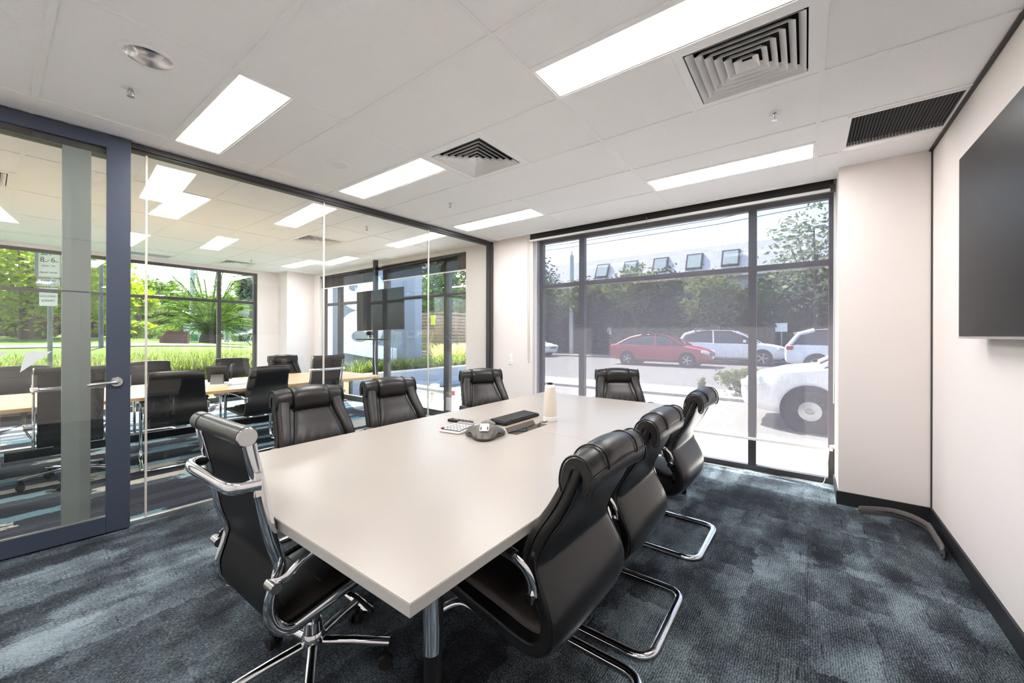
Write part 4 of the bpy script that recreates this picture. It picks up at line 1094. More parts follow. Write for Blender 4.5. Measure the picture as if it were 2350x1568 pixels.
leaf_mat('grass_lime', s(78, 98, 40), s(140, 152, 84))
leaf_mat('grass_straw', s(176, 164, 100), s(214, 204, 150))
leaf_mat('palm_green', s(44, 72, 30), s(110, 132, 60), .35)

GZ = -.03
def quad(x0, x1, y0, y1, z): return [(x0, y0, z), (x1, y0, z), (x1, y1, z), (x0, y1, z)], [(0, 1, 2, 3)]
struct('ground_pavement', box(4.72, 6.30, -30, 7.95, GZ - .1, GZ), 'concrete')
struct('ground_parking', box(6.30, 9.45, -30, 7.95, GZ - .1, GZ - .01), 'bay_asphalt')
struct('ground_road', box(10.9, 23.4, -70, 70, GZ - .1, GZ - .02), 'asphalt')
struct('ground_median', box(9.45, 10.9, -70, 7.95, GZ - .1, GZ + .05), 'kerb')
struct('ground_verge', box(23.4, 60, -70, 70, GZ - .1, GZ + .06), 'bay_asphalt')
for yy in (1.28, 4.0, 6.7, -4.2): struct('bay_line', box(6.45, 9.40, yy - .05, yy + .05, GZ - .0105, GZ - .008), 'line_white')
struct('bay_line', box(6.36, 6.46, -30, 7.9, GZ - .0105, GZ - .008), 'line_white')

def zt(x, y):
    z = np.interp(y, [9.5, 11.7, 13, 15, 20, 30, 45, 80], [.22, .42, .82, .99, 1.08, 1.26, 1.36, 1.45])
    k = np.clip((x - 3) / 7, 0, 1); k = k * k * (3 - 2 * k)
    return z * (1 - .36 * k)
rows = [[(x, y, float(zt(x, y))) for x in np.linspace(-40, 10.9, 40)] for y in [9.5, 9.9, 10.4, 11, 12, 13, 14, 15, 16, 17, 18, 20, 22, 25, 28, 32, 36, 40, 46, 55, 70]]
struct('ground_lawn', grid_sheet(rows), 'lawn', smooth=60)
struct('ground_bed', ([(4.72, 7.95, .3), (10.9, 7.95, .38), (10.9, 9.5, .3), (4.72, 9.5, .3), (4.72, 7.95, GZ), (10.9, 7.95, GZ), (10.9, 9.5, GZ), (4.72, 9.5, GZ)], [(0, 1, 2, 3), (4, 5, 1, 0)]), 'soil')
pth = []
for x in np.linspace(-30, 5.5, 30): pth.append([(x, 15.2 + .02 * (x - 1) ** 2 * .2, float(zt(x, 15.2 + .004 * (x - 1) ** 2)) + .02), (x, 17.4 + .004 * (x - 1) ** 2, float(zt(x, 17.4 + .004 * (x - 1) ** 2)) + .02)])
struct('ground_path', grid_sheet(pth), 'path_grey')
struct('ground_forecourt', ([(6, 30, .80), (40, 26, .62), (40, 62, .9), (6, 58, 1.02)], [(0, 1, 2, 3)]), 'path_grey')

# ------------------------------------------------------------------ plants
def quads_mesh(name, V, material, tri=False):
    n = V.shape[0] * V.shape[1]; k = V.shape[1]
    me = bpy.data.meshes.new(name); me.vertices.add(n); me.vertices.foreach_set('co', V.reshape(-1).astype(np.float32))
    m = V.shape[0]; me.loops.add(n); me.loops.foreach_set('vertex_index', np.arange(n, dtype=np.int32))
    me.polygons.add(m); me.polygons.foreach_set('loop_start', np.arange(0, n, k, dtype=np.int32)); me.polygons.foreach_set('loop_total', np.full(m, k, dtype=np.int32))
    me.update(); me.validate(); me.materials.append(MATS[material]); return me
def leaves(c, r, n, size, seed, clusters=40, flat=.55, hollow=.35):
    g = np.random.default_rng(seed)
    d = g.normal(size=(clusters, 3)); d /= np.linalg.norm(d, axis=1)[:, None]
    cc = d * (hollow + (1 - hollow) * g.random((clusters, 1)) ** .5)
    ci = g.integers(0, clusters, n)
    p = (cc[ci] + g.normal(size=(n, 3)) * .17) / 1.3
    p = p * np.array(r) + np.array(c)
    a = g.normal(size=(n, 3)); a[:, 2] *= flat; a /= np.linalg.norm(a, axis=1)[:, None]
    b = np.cross(a, g.normal(size=(n, 3))); b /= np.linalg.norm(b, axis=1)[:, None]
    sz = size * (.6 + .8 * g.random((n, 1)))
    return np.stack([p - a * sz, p + b * sz * .45, p + a * sz, p - b * sz * .45], 1)
def tree(name, label, cat, base, crown_c, r, n, size, mname, seed, trunk_r=.12, group=None, clusters=40, flat=.55):
    t = thing(name, label, cat, base, group=group)
    c = (crown_c[0] - base[0], crown_c[1] - base[1], crown_c[2] - base[2])
    obj('crown', quads_mesh('crown', leaves(c, r, n, size, seed, clusters, flat), mname), None, t)['kind'] = 'stuff'
    g = random.Random(seed); gs = [tube([(0, 0, -.1), (c[0] * .3, c[1] * .3, c[2] * .4), (c[0] * .8, c[1] * .8, c[2])], trunk_r, n=8)]
    for k in range(5):
        a = 2 * PI * k / 5 + g.random(); gs.append(tube([(c[0] * .4, c[1] * .4, c[2] * .5), (c[0] + math.cos(a) * r[0] * .4, c[1] + math.sin(a) * r[1] * .4, c[2] + r[2] * (.1 + .3 * g.random()))], trunk_r * .35, n=6))
    obj('trunk', join(*gs), 'bark', t, smooth=60)
    return t
def shrub(name, label, base, r, n, size, mname, seed, group=None):
    t = thing(name, label, 'shrub', base, group=group)
    obj('foliage', quads_mesh('foliage', leaves((0, 0, r[2] * .9), r, n, size, seed, 60, .8, .2), mname), None, t)['kind'] = 'stuff'
    obj('stems', join(*[tube([(0, 0, -.05), (math.cos(k) * r[0] * .5, math.sin(k) * r[1] * .5, r[2] * 1.1)], .02, n=5) for k in range(6)]), 'bark', t)
    return t
def blades(P, h, lean, width, seed, curl=.6):
    """arching grass blades rooted at points P (n,3): two quads each, returned as quads"""
    g = np.random.default_rng(seed); n = len(P)
    a = g.random(n) * 2 * PI; L = h * (.6 + .5 * g.random(n)); le = lean * (.3 + g.random(n))
    dx = np.stack([np.cos(a), np.sin(a), 0 * a], 1); sd = np.stack([-np.sin(a), np.cos(a), 0 * a], 1) * width
    z = np.array([0, 0, 1.0])
    p0 = P; p1 = P + dx * (le * L * .25)[:, None] + z * (L * .55)[:, None]; p2 = P + dx * (le * L * .62)[:, None] + z * (L * .9)[:, None]; p3 = P + dx * (le * L * 1.0)[:, None] + z * (L * (1.02 - curl * .35 * le))[:, None]
    q1 = np.stack([p0 - sd, p0 + sd, p1 + sd * .9, p1 - sd * .9], 1); q2 = np.stack([p1 - sd * .9, p1 + sd * .9, p2 + sd * .6, p2 - sd * .6], 1); q3 = np.stack([p2 - sd * .6, p2 + sd * .6, p3 + sd * .1, p3 - sd * .1], 1)
    return np.concatenate([q1, q2, q3], 0)
n = 9000; gx = rng.uniform(-1.2, 4.6, n); gy = rng.uniform(10.25, 11.7, n)
tuft = rng.normal(size=(n, 2)) * .02
P = np.stack([np.round(gx / .22) * .22 + tuft[:, 0] * 3, np.round(gy / .22) * .22 + tuft[:, 1] * 3, zt(gx, gy)], 1)
og = obj('ornamental_grass', quads_mesh('ornamental_grass', blades(P, .62, .75, .0055, 3), 'grass_lime'), None); og['kind'] = 'stuff'; og['label'] = 'dense lime green ornamental grass bank outside the garden window'; og['category'] = 'grass'
n = 2600; gx = rng.uniform(5.3, 9.6, n); gy = rng.uniform(8.25, 8.75, n)
P = np.stack([np.round(gx / .35) * .35 + rng.normal(size=n) * .07, np.round(gy / .35) * .35 + rng.normal(size=n) * .07, np.full(n, .34)], 1)
pg = obj('planter_grass', quads_mesh('planter_grass', blades(P, .42, .9, .007, 5), 'grass_lime'), None); pg['kind'] = 'stuff'; pg['label'] = 'bright green strappy plants filling the grey planter'; pg['category'] = 'grass'
n = 1500; gx = rng.uniform(8.7, 10.3, n); gy = rng.uniform(9.15, 9.8, n)
P = np.stack([np.round(gx / .4) * .4 + rng.normal(size=n) * .06, np.round(gy / .4) * .4 + rng.normal(size=n) * .06, np.full(n, .34)], 1)
pg = obj('straw_grass', quads_mesh('straw_grass', blades(P, .75, .8, .005, 6), 'grass_straw'), None); pg['kind'] = 'stuff'; pg['label'] = 'dry straw-coloured grass in front of the slatted screen'; pg['category'] = 'grass'

def gpt(u, y, z=None):
    """ground point of the garden along pixel column u at distance Y"""
    d = ray_px(u, 768); x = d.x / d.y * y
    return (x, y, float(zt(x, y)) if z is None else z)
def up_at(u, v, y): return on_y(u, v, y)
GT = 'trees beyond the garden window'
c = up_at(60, 640, 24); tree('maple_tree', 'large lime green leafy tree behind the parking sign', 'tree', gpt(60, 24), (c.x, c.y, c.z + .5), (3.6, 2.4, 2.6), 14000, .105, 'leaf_lime', 21, .2, GT, 70)
c = up_at(215, 650, 27); tree('maple_tree', 'lime green tree behind the dark lamp post', 'tree', gpt(215, 27), (c.x, c.y, c.z), (1.6, 2.0, 2.4), 7000, .105, 'leaf_lime', 22, .16, GT, 40)
c = up_at(316, 692, 32); tree('maple_tree', 'round yellow-green tree right of the navy door', 'tree', gpt(318, 32), (c.x, c.y, c.z), (1.0, 1.0, 1.0), 4000, .085, 'leaf_lime', 23, .14, GT, 40)
for k, (u, v, y, rx, rz_, mn, lb) in enumerate(((345, 672, 62, 4.0, 1.9, 'leaf_green', 'hazy green tree on the skyline left of the pale concrete pole'), (415, 690, 58, 3.6, 1.5, 'leaf_green', 'low green tree on the skyline behind the palm, left side'),
        (290, 680, 66, 3.6, 1.9, 'leaf_green', 'hazy green tree on the skyline beside the navy door'), (577, 662, 46, 1.7, 2.0, 'leaf_grey', 'tall grey-green tree at the right end of the garden window'), (520, 700, 60, 3.2, 1.3, 'leaf_green', 'low green tree on the skyline behind the garden mullion'),
        (370, 735, 40, 2.0, 1.5, 'leaf_green', 'mid green bushy tree behind the rusty box'), (480, 745, 50, 3.0, 1.1, 'leaf_dark', 'dark bushy tree behind the palm'), (545, 745, 54, 3.0, 1.2, 'leaf_dark', 'dark bushy tree above the black car'))):
    c = up_at(u, v, y); tree('park_tree', lb, 'tree', gpt(u, y), (c.x, c.y, c.z), (rx, rx, rz_), 2200, .22, mn, 30 + k, .2, GT, 50)
for k, (u, v, y, r, mn, lb) in enumerate(((15, 735, 30, (2.6, 1.5, 1.3), 'leaf_dark', 'large dark bush at the far left of the lawn'), (45, 722, 27, (1.1, .9, 1.0), 'leaf_olive', 'olive-leaved shrub beside the dark bush'), (285, 752, 27, (1.6, .8, .45), 'leaf_lime', 'low yellow-green hedge clump behind the lawn'),
        (318, 755, 29, (1.9, .8, .42), 'leaf_lime', 'low yellow-green hedge right of the navy door'), (215, 748, 34, (2.2, 1, .55), 'leaf_dark', 'low dark hedge behind the lamp post'), (88, 762, 25, (.5, .4, .25), 'leaf_green', 'small green shrub on the pale gravel'), (130, 715, 36, (3.0, 1.5, 1.6), 'leaf_dark', 'dark green shrub mass behind the parking sign'),
        (20, 690, 36, (3.5, 1.5, 2.4), 'leaf_dark', 'tall dark shrub mass under the lime tree'))):
    c = up_at(u, v, y); b_ = gpt(u, y); shrub('garden_shrub', lb, (b_[0], b_[1], min(b_[2], c.z - r[2])), (r[0], r[1], max(r[2], .2)), 1500, .10 + .02 * r[0], mn, 60 + k, 'shrubs around the lawn')
c = up_at(103, 728, 26); tree('maple_sapling', 'small red-leaved tree with thin pale stem on the lawn', 'tree', gpt(103, 26), (c.x, c.y, c.z), (.5, .5, .38), 700, .07, 'leaf_red', 75, .03, GT)

# palm: every frond a part
pb = gpt(482, 24); pc = up_at(482, 752, 24)
pm = thing('date_palm', 'stout date palm with long arching fronds behind the ornamental grass', 'palm', pb)
obj('trunk', lathe([(0, -.2), (.42, -.2), (.46, .1), (.40, .35), (.30, .55), (.2, .75), (0, .8)], 16), 'bark', pm, smooth=50)
g_ = np.random.default_rng(5)
for k in range(46):
    az = 2 * PI * k * .382; el = math.radians(82 - 62 * ((k + .5) / 46)); L = 3.1 + 1.1 * g_.random()
    d = Vector((math.cos(az), math.sin(az), 0)); pts = []
    for i in range(11):
        u = i / 10; sag = 1.05 * u * u * L * math.cos(el) * .75
        pts.append(Vector((0, 0, .55)) + d * (L * u * math.cos(el)) + Vector((0, 0, L * u * math.sin(el) - sag)))
    qs = []
    for i in range(2, 40):
        u = i / 40; f = u * 10; j = min(int(f), 9); p = pts[j].lerp(pts[j + 1], f - j); tg = (pts[j + 1] - pts[j]).normalized(); sd = tg.cross(Vector((0, 0, 1))).normalized(); upv = sd.cross(tg)
        ll = .60 * math.sin(PI * min(1, .12 + .85 * u)) ** .6
        for sg in (-1, 1):
            tip = p + (tg * .55 + sd * sg * .75 - upv * (.25 + .2 * g_.random())).normalized() * ll; w = tg * .020
            qs.append([tuple(p - w), tuple(p + w), tuple(tip + w * .2), tuple(tip - w * .2)])
    me = quads_mesh('frond', np.array(qs), 'palm_green'); fr = obj('frond', me, None, pm)
    obj('rachis', tube(pts, .02, n=5), 'palm_green', fr)

# ------------------------------------------------------------------ garden furniture and signs
pk = up_at(115, 700, 10.05)
ps = thing('parking_sign', 'white parking restriction plates on a galvanised post outside the garden window', 'sign', (pk.x, 10.05, .3), math.radians(-31))
obj('post', cyl((0, 0, -.2), (0, 0, 2.6), .030, n=16), 'post_green', ps, smooth=40)
def plate(w, h, zc, lines, rim=True, r=.02):
    p_ = obj('plate', xf(prism(rounded_rect(w, h, r), 0, .004), tr(0, -.036, zc) @ rotx(PI / 2)), 'sign_white', ps)
    if rim:
        o1 = rounded_rect(w - .016, h - .016, r * .8); obj('plate_border', tube([(x, -.0415, zc + y) for x, y in o1], .0022, n=4, closed=True), 'text_dark', p_)
    for tx, sz, dz, mname, dx in lines:
        obj('lettering', xf(text_geom(tx, sz), tr(dx, -.0412, zc + dz) @ rotx(PI / 2)), mname, p_)
    return p_
plate(.30, .52, 2.24, [('2P', .20, .17, 'text_green', 0), ('8', .115, .03, 'text_dark', -.075), ('AM', .03, .0, 'text_dark', -.032), ('-', .09, .03, 'text_dark', 0), ('6', .115, .03, 'text_dark', .055), ('PM', .03, .0, 'text_dark', .10), ('MON - FRI', .036, -.07, 'text_dark', 0), ('PERMIT ZONE', .034, -.18, 'text_dark', 0)])
plate(.28, .125, 1.90, [('PARK IN', .048, .024, 'text_dark', 0), ('BAYS ONLY', .048, -.030, 'text_dark', 0)])
plate(.22, .30, 1.66, [('PERMIT', .046, .10, 'text_dark', 0), ('HOLDERS', .046, .01, 'text_dark', 0), ('EXEMPT', .046, -.065, 'text_dark', 0)], False, .004)
obj('rear_plate', xf(prism(rounded_rect(.26, .50, .03), 0, .004), tr(-.075, .034, 2.24) @ rotz(math.radians(55)) @ rotx(PI / 2)), 'sign_back', ps)
lp = gpt(232, 15); lt = thing('garden_lamp_post', 'slim dark lamp post with glass lantern on the lawn', 'street lamp', lp)
obj('pole', cyl((0, 0, -.1), (0, 0, 2.3), .05, .04, 14), 'lamp_navy', lt, smooth=40)
obj('lantern', lathe([(.05, 2.3), (.12, 2.34), (.13, 2.7), (.05, 2.82), (0, 2.86)], 16), 'window_glass', lt)
obj('cap', lathe([(.14, 2.7), (.06, 2.82), (0, 2.88)], 16), 'lamp_navy', lt)
c = gpt(403, 19); rb = thing('rusty_box', 'slanted rust-brown metal box standing on the lawn', 'box', c, math.radians(-22), None, (.72, .72, .72))
obj('body', xz_prism([(-.58, -.1), (.52, -.1), (.52, .58), (-.30, .60), (-.58, .22)], -.35, .35), 'steel_rust', rb, bevel=.01)
obj('lid', box(-.33, .55, -.38, .38, .60, .635), 'steel_rust', rb)
tag(obj('red_screen_wall', xf(box(-1.3, 1.3, 0, .15, -.3, 1.05), tr(*gpt(130, 40)) @ rotz(-.1)), 'red_wall'), 'dark red low wall at the back of the lawn', 'wall')
tag(obj('dark_fence', xf(box(-1.8, 1.8, 0, .12, -.3, 1.3), tr(*gpt(217, 42)) @ rotz(-.2)), 'fence_dark'), 'dark fence behind the low hedge at the back of the lawn', 'fence')
c = gpt(441, 44); tag(obj('concrete_pole', cyl((c[0], c[1], .3), (c[0], c[1], 11), .22, .16, 14), 'galvanised', smooth=40), 'tall pale concrete pole behind the palm', 'pole')
c = gpt(300, 50); sl = thing('street_light', 'thin curved street light arm against the sky beside the navy door', 'street lamp', c)
obj('pole', tube(smooth_path([(-1.2, 0, 0), (-1.2, 0, 7.0), (-.6, 0, 8.3), (1.6, 0, 8.9)], 6), .07, n=8), 'galvanised', sl, smooth=60)
obj('lamp_head', cbox((2.1, 0, 8.92), (1.1, .3, .14)), 'lamp_navy', sl, bevel=.03)
c = gpt(438, 36); wb = thing('wheelie_bin', 'green and white bin standing behind the rusty box', 'bin', (c[0], c[1], c[2] - .3))
obj('body', box(-.35, .35, -.35, .35, 0, .8), 'bin_green', wb, bevel=.03); obj('top', box(-.35, .35, -.35, .35, .8, 1.6), 'sign_white', wb, bevel=.03)
for k, u in enumerate((517, 524)):
    c = gpt(u, 33); tag(obj('steel_bollard', cyl((c[0], c[1], c[2] - .3), (c[0], c[1], c[2] + .85), .07, n=12), 'galvanised', smooth=40), ['slim grey bollard beside the palm, left one of the pair', 'slim grey bollard beside the palm, right one of the pair'][k], 'bollard')
c = gpt(325, 46); hb = thing('park_house', 'small pale house behind the yellow tree', 'building', (c[0], c[1], .9), math.radians(-25))
obj('wall', box(-3, 3, -2, 2, -.3, 2.3), 'wall_cream', hb); obj('roof', xz_prism([(-3.3, 2.3), (3.3, 2.3), (0, 3.6)], -2.3, 2.3), 'roof_grey', hb); obj('band', box(-3.02, 3.02, -2.02, 2.02, .2, 1.4), 'wall_teal', hb)
c = gpt(560, 66); hb = thing('gabled_house', 'grey gabled house roof behind the right end of the garden window', 'building', (c[0], c[1], .33), math.radians(-25))
obj('wall', box(-5, 5, -3, 3, -.4, 3.9), 'wall_cream', hb); obj('roof', xz_prism([(-5.5, 3.9), (5.5, 3.9), (0, 6.5)], -3.4, 3.4), 'roof_grey', hb)

# grey sign wall with big white figures, planter, rail, slatted screen (beyond the second room's street window)
WL = Vector((0, 0, CAM_H)) + ray_px(742, 768) * 13.0; WR = Vector((0, 0, CAM_H)) + ray_px(952, 768) * 11.6
wd = (WR - WL); wd.z = 0; wlen = wd.length; wd.normalize(); wnrm = Vector((wd.y, -wd.x, 0))
sw = thing('sign_wall', 'tall blue-grey sign wall with giant white raised figures behind the planter', 'sign', (WL.x, WL.y, 0), math.atan2(wd.y, wd.x))
obj('wall', box(-3.0, wlen, 0, .35, .0, 5.2), 'signwall_grey', sw)
def on_wall(u, v):
    d = ray_px(u, v); t = (WL - Vector((0, 0, CAM_H))).dot(wnrm) / d.dot(wnrm); p = Vector((0, 0, CAM_H)) + d * t
    return ((p - WL).dot(wd), p.z)
def raised(pts, d0, d1, nm, mname):
    v, f = prism([on_wall(*p) for p in pts], 0, 1)
    obj(nm, ([(a, -(d0 + (d1 - d0) * c), b) for a, b, c in v], f), mname, sw)
def disc(cu, cv, ru, rv, n=36): return [(cu + ru * math.cos(2 * PI * i / n), cv + rv * math.sin(2 * PI * i / n)) for i in range(n)]
raised([(793, 777), (911, 800), (911, 828), (794, 808)], .0, .25, 'figure', 'sign_white')
raised(disc(836, 756, 43, 42), .0, .22, 'figure', 'sign_white')
raised(disc(838, 668, 46, 46), .0, .22, 'figure', 'sign_white')
raised(disc(838, 772, 19, 13), .221, .226, 'figure_hole', 'signwall_grey')
raised(disc(823, 660, 10, 10), .221, .226, 'figure_hole', 'signwall_grey')
pl_ = thing('garden_planter', 'long grey rendered planter box outside the second room', 'planter')
obj('front_wall', box(4.75, 10.9, 7.85, 8.0, GZ, .44), 'planter_grey', pl_); obj('coping', box(4.75, 10.9, 7.83, 8.02, .44, .475), 'kerb', pl_)
b0 = on_z(1005, 944, GZ)
rl_ = thing('pipe_barrier', 'white pipe barrier with red end ring outside the second room', 'barrier', (max(b0.x, 5.0), b0.y + .2, GZ))
obj('post', cyl((0, 0, 0), (0, 0, .46), .085, n=20), 'bollard_white', rl_, smooth=40)
pA = on_z(950, 888, .36) - rl_.location; pB = on_z(1050, 902, .36) - rl_.location; dd = (pB - pA).normalized()
obj('pipe', cyl(pA - dd * 1.2, pB, .055, n=18), 'bollard_white', rl_, smooth=40)
obj('end_ring', cyl(pB - dd * .14, pB + dd * .004, .057, n=18), 'red_cap', rl_, smooth=40)
obj('end_plate', cyl(pB + dd * .004, pB + dd * .012, .07, n=18), 'galvanised', rl_, smooth=40)
sA = Vector((0, 0, CAM_H)) + ray_px(949, 768) * 15.2; sC = Vector((0, 0, CAM_H)) + ray_px(1024, 768) * 14.2; sB = Vector((0, 0, CAM_H)) + ray_px(1071, 768) * 15.4
sc_ = thing('slatted_screen', 'weathered timber slat enclosure with a yellow painted mark', 'screen')
sl_n = 15
for a, b in ((sA, sC), (sC, sB)):
    d = b - a; d.z = 0; L = d.length; ang = math.atan2(d.y, d.x)
    M = tr(a.x, a.y, 0) @ rotz(ang)
    for k in range(sl_n):
        z = .38 + k * .122; obj('slat', xf(box(0, L, -.012, .012, z, z + .100), M), 'timber_weathered', sc_)
    for x in (0.03, L / 2, L - .03): obj('post', xf(box(x - .03, x + .03, .012, .06, .2, 2.23), M), 'timber_weathered', sc_)
    if a is sA:
        obj('painted_mark', xf(xz_prism([(.62 * L - .16, 2.08), (.62 * L + .16, 2.08), (.62 * L + .10, 1.90), (.62 * L + .12, 1.72), (.62 * L - .12, 1.72), (.62 * L - .10, 1.90)], -.016, -.012), M), 'tag_yellow', sc_)
for k, (u, v, D, rx, rz_, mn, lb) in enumerate(((985, 680, 22, 2.4, 2.2, 'leaf_green', 'leafy green tree above the slatted screen'), (1050, 640, 24, 2.6, 2.6, 'leaf_green', 'dense dark-limbed tree right of the slatted screen'), (960, 690, 30, 2.0, 2.2, 'leaf_grey', 'pale green tree right beside the grey sign wall'), (1062, 735, 20, .9, 1.6, 'leaf_dark', 'dark narrow tree at the right edge of the slatted screen'))):
    p = Vector((0, 0, CAM_H)) + ray_px(u, v) * D; tree('courtyard_tree', lb, 'tree', (p.x, p.y, 0), tuple(p), (rx, rx, rz_), 2600, .16, mn, 90 + k, .14, 'trees beyond the slatted screen', 50)
p = Vector((0, 0, CAM_H)) + ray_px(1010, 690) * 40; bh = thing('brick_house', 'red brick house front glimpsed above the slatted screen', 'building', (p.x, p.y, 0), .2)
obj('wall', box(-3, 3, -3, 3, 0, 6), 'brick_red', bh); obj('window', box(-3.03, -3, -.6, .4, 3.2, 4.8), 'pane_dark', bh)

# ------------------------------------------------------------------ street: cars
def loft_x(st, sec):
    """stations st, section function -> list of (y,z); closed ring loft along x"""
    rows = [[(q[0], y, z) for y, z in sec(*q)] for q in st]; m = len(rows[0]); v = [p for r in rows for p in r]; f = []
    for i in range(len(rows) - 1):
        for k in range(m): f.append((i * m + k, i * m + (k + 1) % m, (i + 1) * m + (k + 1) % m, (i + 1) * m + k))
    f += [tuple(range(m))[::-1], tuple(range((len(rows) - 1) * m, len(rows) * m))]
    return v, f
def body_sec(x, zl, zb, w):
    h = [(w * .88, zl), (w * .99, zl + .10), (w, zl + (zb - zl) * .45), (w * .985, zl + (zb - zl) * .72), (w * .94, zb - .03), (w * .80, zb + .012), (w * .4, zb + .035)]
    return h + [(-y, z) for y, z in h[::-1]]
def cab_sec(x, zb, zr, wb, wr):
    h = [(wb, zb), (wb * .55 + wr * .45, zb + (zr - zb) * .55), (wr * 1.04, zb + (zr - zb) * .88), (wr * .8, zr), (wr * .35, zr + .012)]
    return h + [(-y, z) for y, z in h[::-1]]
CARS = {
 'sedan': dict(body=[(-2.26, .46, .86, .66), (-2.20, .34, .95, .76), (-1.9, .26, 1.00, .84), (-1.3, .22, .99, .87), (-.4, .20, .95, .88), (.6, .20, .94, .88), (1.15, .21, .94, .87), (1.7, .22, .86, .85), (2.05, .26, .76, .78), (2.22, .32, .68, .66), (2.27, .42, .60, .55)],
    cab=[(-1.80, .99, 1.00, .74, .66), (-1.25, .97, 1.30, .78, .60), (-.7, .95, 1.42, .79, .58), (0, .94, 1.46, .79, .58), (.45, .94, 1.40, .79, .58), (.85, .94, 1.20, .78, .62), (1.25, .94, .95, .74, .68)],
    roof=[(-1.18, 1.325, .58), (-.7, 1.435, .56), (0, 1.475, .56), (.42, 1.415, .56)], wheels=(1.38, -1.30), r=.31, pillars=[.0, .02]),
 'suv': dict(body=[(-2.38, .52, .98, .72), (-2.32, .42, 1.06, .80), (-2.0, .34, 1.10, .87), (-1.3, .30, 1.09, .90), (-.4, .28, 1.05, .91), (.6, .28, 1.03, .91), (1.2, .29, 1.03, .90), (1.8, .30, .96, .88), (2.15, .33, .88, .82), (2.34, .40, .80, .72), (2.40, .50, .70, .6)],
    cab=[(-2.22, 1.08, 1.12, .78, .70), (-1.95, 1.08, 1.50, .80, .62), (-1.5, 1.06, 1.62, .82, .62), (-.6, 1.04, 1.67, .82, .62), (.2, 1.03, 1.64, .82, .62), (.75, 1.03, 1.42, .81, .66), (1.30, 1.03, 1.05, .78, .70)],
    roof=[(-2.12, 1.535, .62), (-1.5, 1.64, .61), (-.6, 1.69, .61), (.2, 1.655, .60)], wheels=(1.45, -1.42), r=.36, pillars=[.0, .02])}
def car(label, loc, rz, paint, kind, group='cars in the street', sc=(1, 1, 1), hub='star'):
    K = CARS[kind]; t = thing('car', label, 'car', loc, rz, group, sc)
    obj('body', loft_x(K['body'], body_sec), paint, t, smooth=38)
    obj('windows', loft_x(K['cab'], cab_sec), 'car_glass', t, smooth=38)
    rf = K['roof']; rows = [[(x, y * w, z - .02 * (y * y)) for y in np.linspace(-1.08, 1.08, 7)] for x, z, w in rf]
    g = grid_sheet(rows); g2 = ([(x, y, z - .05) for x, y, z in g[0]], [q[::-1] for q in g[1]])
    obj('roof', join(g, g2), paint, t, smooth=50)
    cab = K['cab']
    for sg in (-1, 1):
        def cp(i, hgt): x, zb, zr, wb, wr = cab[i]; return (x, sg * (wb * (1 - hgt) + wr * hgt + .012), zb + (zr - zb) * hgt)
        mid = len(cab) // 2
        obj('pillar', join(tube([cp(len(cab) - 1, .4), cp(len(cab) - 2, .95), cp(len(cab) - 3, 1.0)], .035, n=6), tube([cp(mid, 0), (cp(mid, 1)[0] - .05, *cp(mid, 1)[1:])], .035, n=6), tube([cp(0, .5), cp(1, .96), cp(2, 1.0)], .055 if kind == 'sedan' else .08, n=6)), paint, t, smooth=50)
        b0, b1 = K['body'][-2], K['body'][1]
        obj('head_lamp', xf(cbox((0, 0, 0), (.34, .10, .13)), tr(K['body'][-3][0] + .05, sg * K['body'][-3][3] * .95, K['body'][-3][2] - .085) @ rotz(-sg * .55) @ roty(.25)), 'head_lamp', t, bevel=.03)
        obj('tail_lamp', xf(cbox((0, 0, 0), (.22, .14, .15)), tr(b1[0] + .10, sg * b1[3] * .96, b1[2] - .10) @ rotz(sg * .35)), 'tail_lamp', t, bevel=.03)
        obj('mirror', cbox((.75, sg * .96, cab[0][1] + .06), (.12, .18, .12)), paint, t, bevel=.03)
        obj('door_handle', join(cbox((-.35, sg * .885, cab[0][1] - .14), (.16, .03, .03)), cbox((-1.15, sg * .885, cab[0][1] - .12), (.16, .03, .03))), paint, t)
        for wx in K['wheels']:
            r = K['r']; wv = K['body'][5][3]
            obj('wheel_arch', cyl((wx, sg * (wv - .25), r + .01), (wx, sg * (wv + .004), r + .01), r + .05, n=28), 'hole_dark', t)
            w_ = obj('wheel', xf(lathe([(r * .70, -.1), (r * .95, -.1), (r, -.06), (r, .06), (r * .95, .1), (r * .70, .1)], 32), tr(wx, sg * (wv - .09), r) @ rotx(PI / 2)), 'tyre', t, smooth=50)
            M = tr(wx, sg * (wv - .004), r) @ rotx(sg * PI / 2)
            if hub == 'disc':
                obj('hub_cap', xf(lathe([(0, -.02), (r * .25, -.012), (r * .64, -.004), (r * .72, .004), (r * .72, .02)], 32), M), 'rim', w_, smooth=40)
                slot = [xf(cbox((r * .56, 0, -.014), (r * .13, r * .11, .02)), M @ rotz(2 * PI * k / 10)) for k in range(10)]
                obj('hub_slots', join(*slot), 'plastic_dark', w_)
                obj('hub_emblem', xf(join(tube([(r * .17 * math.cos(a), r * .12 * math.sin(a), -.021) for a in np.linspace(0, 2 * PI, 20)[:-1]], .004, n=5, closed=True), tube([(r * .06 * math.cos(a), r * .11 * math.sin(a), -.022) for a in np.linspace(0, 2 * PI, 16)[:-1]], .003, n=5, closed=True), tube([(r * .14 * math.cos(a), r * .045 * math.sin(a) - r * .03, -.022) for a in np.linspace(0, 2 * PI, 16)[:-1]], .003, n=5, closed=True)), M), 'phone_grey', w_)
            else:
                obj('rim', xf(join(lathe([(r * .55, .0), (r * .64, -.012), (r * .66, .01)], 28), *[xf(cbox((r * .33, 0, -.004), (r * .62, r * .16, .02)), rotz(2 * PI * k / 5)) for k in range(5)]), M), 'rim', w_, smooth=40)
    b0 = K['body'][-1]
    obj('grille', cbox((b0[0] - .015, 0, b0[2] - .02), (.06, b0[3] * 1.3, .10)), 'plastic_black', t, bevel=.01)
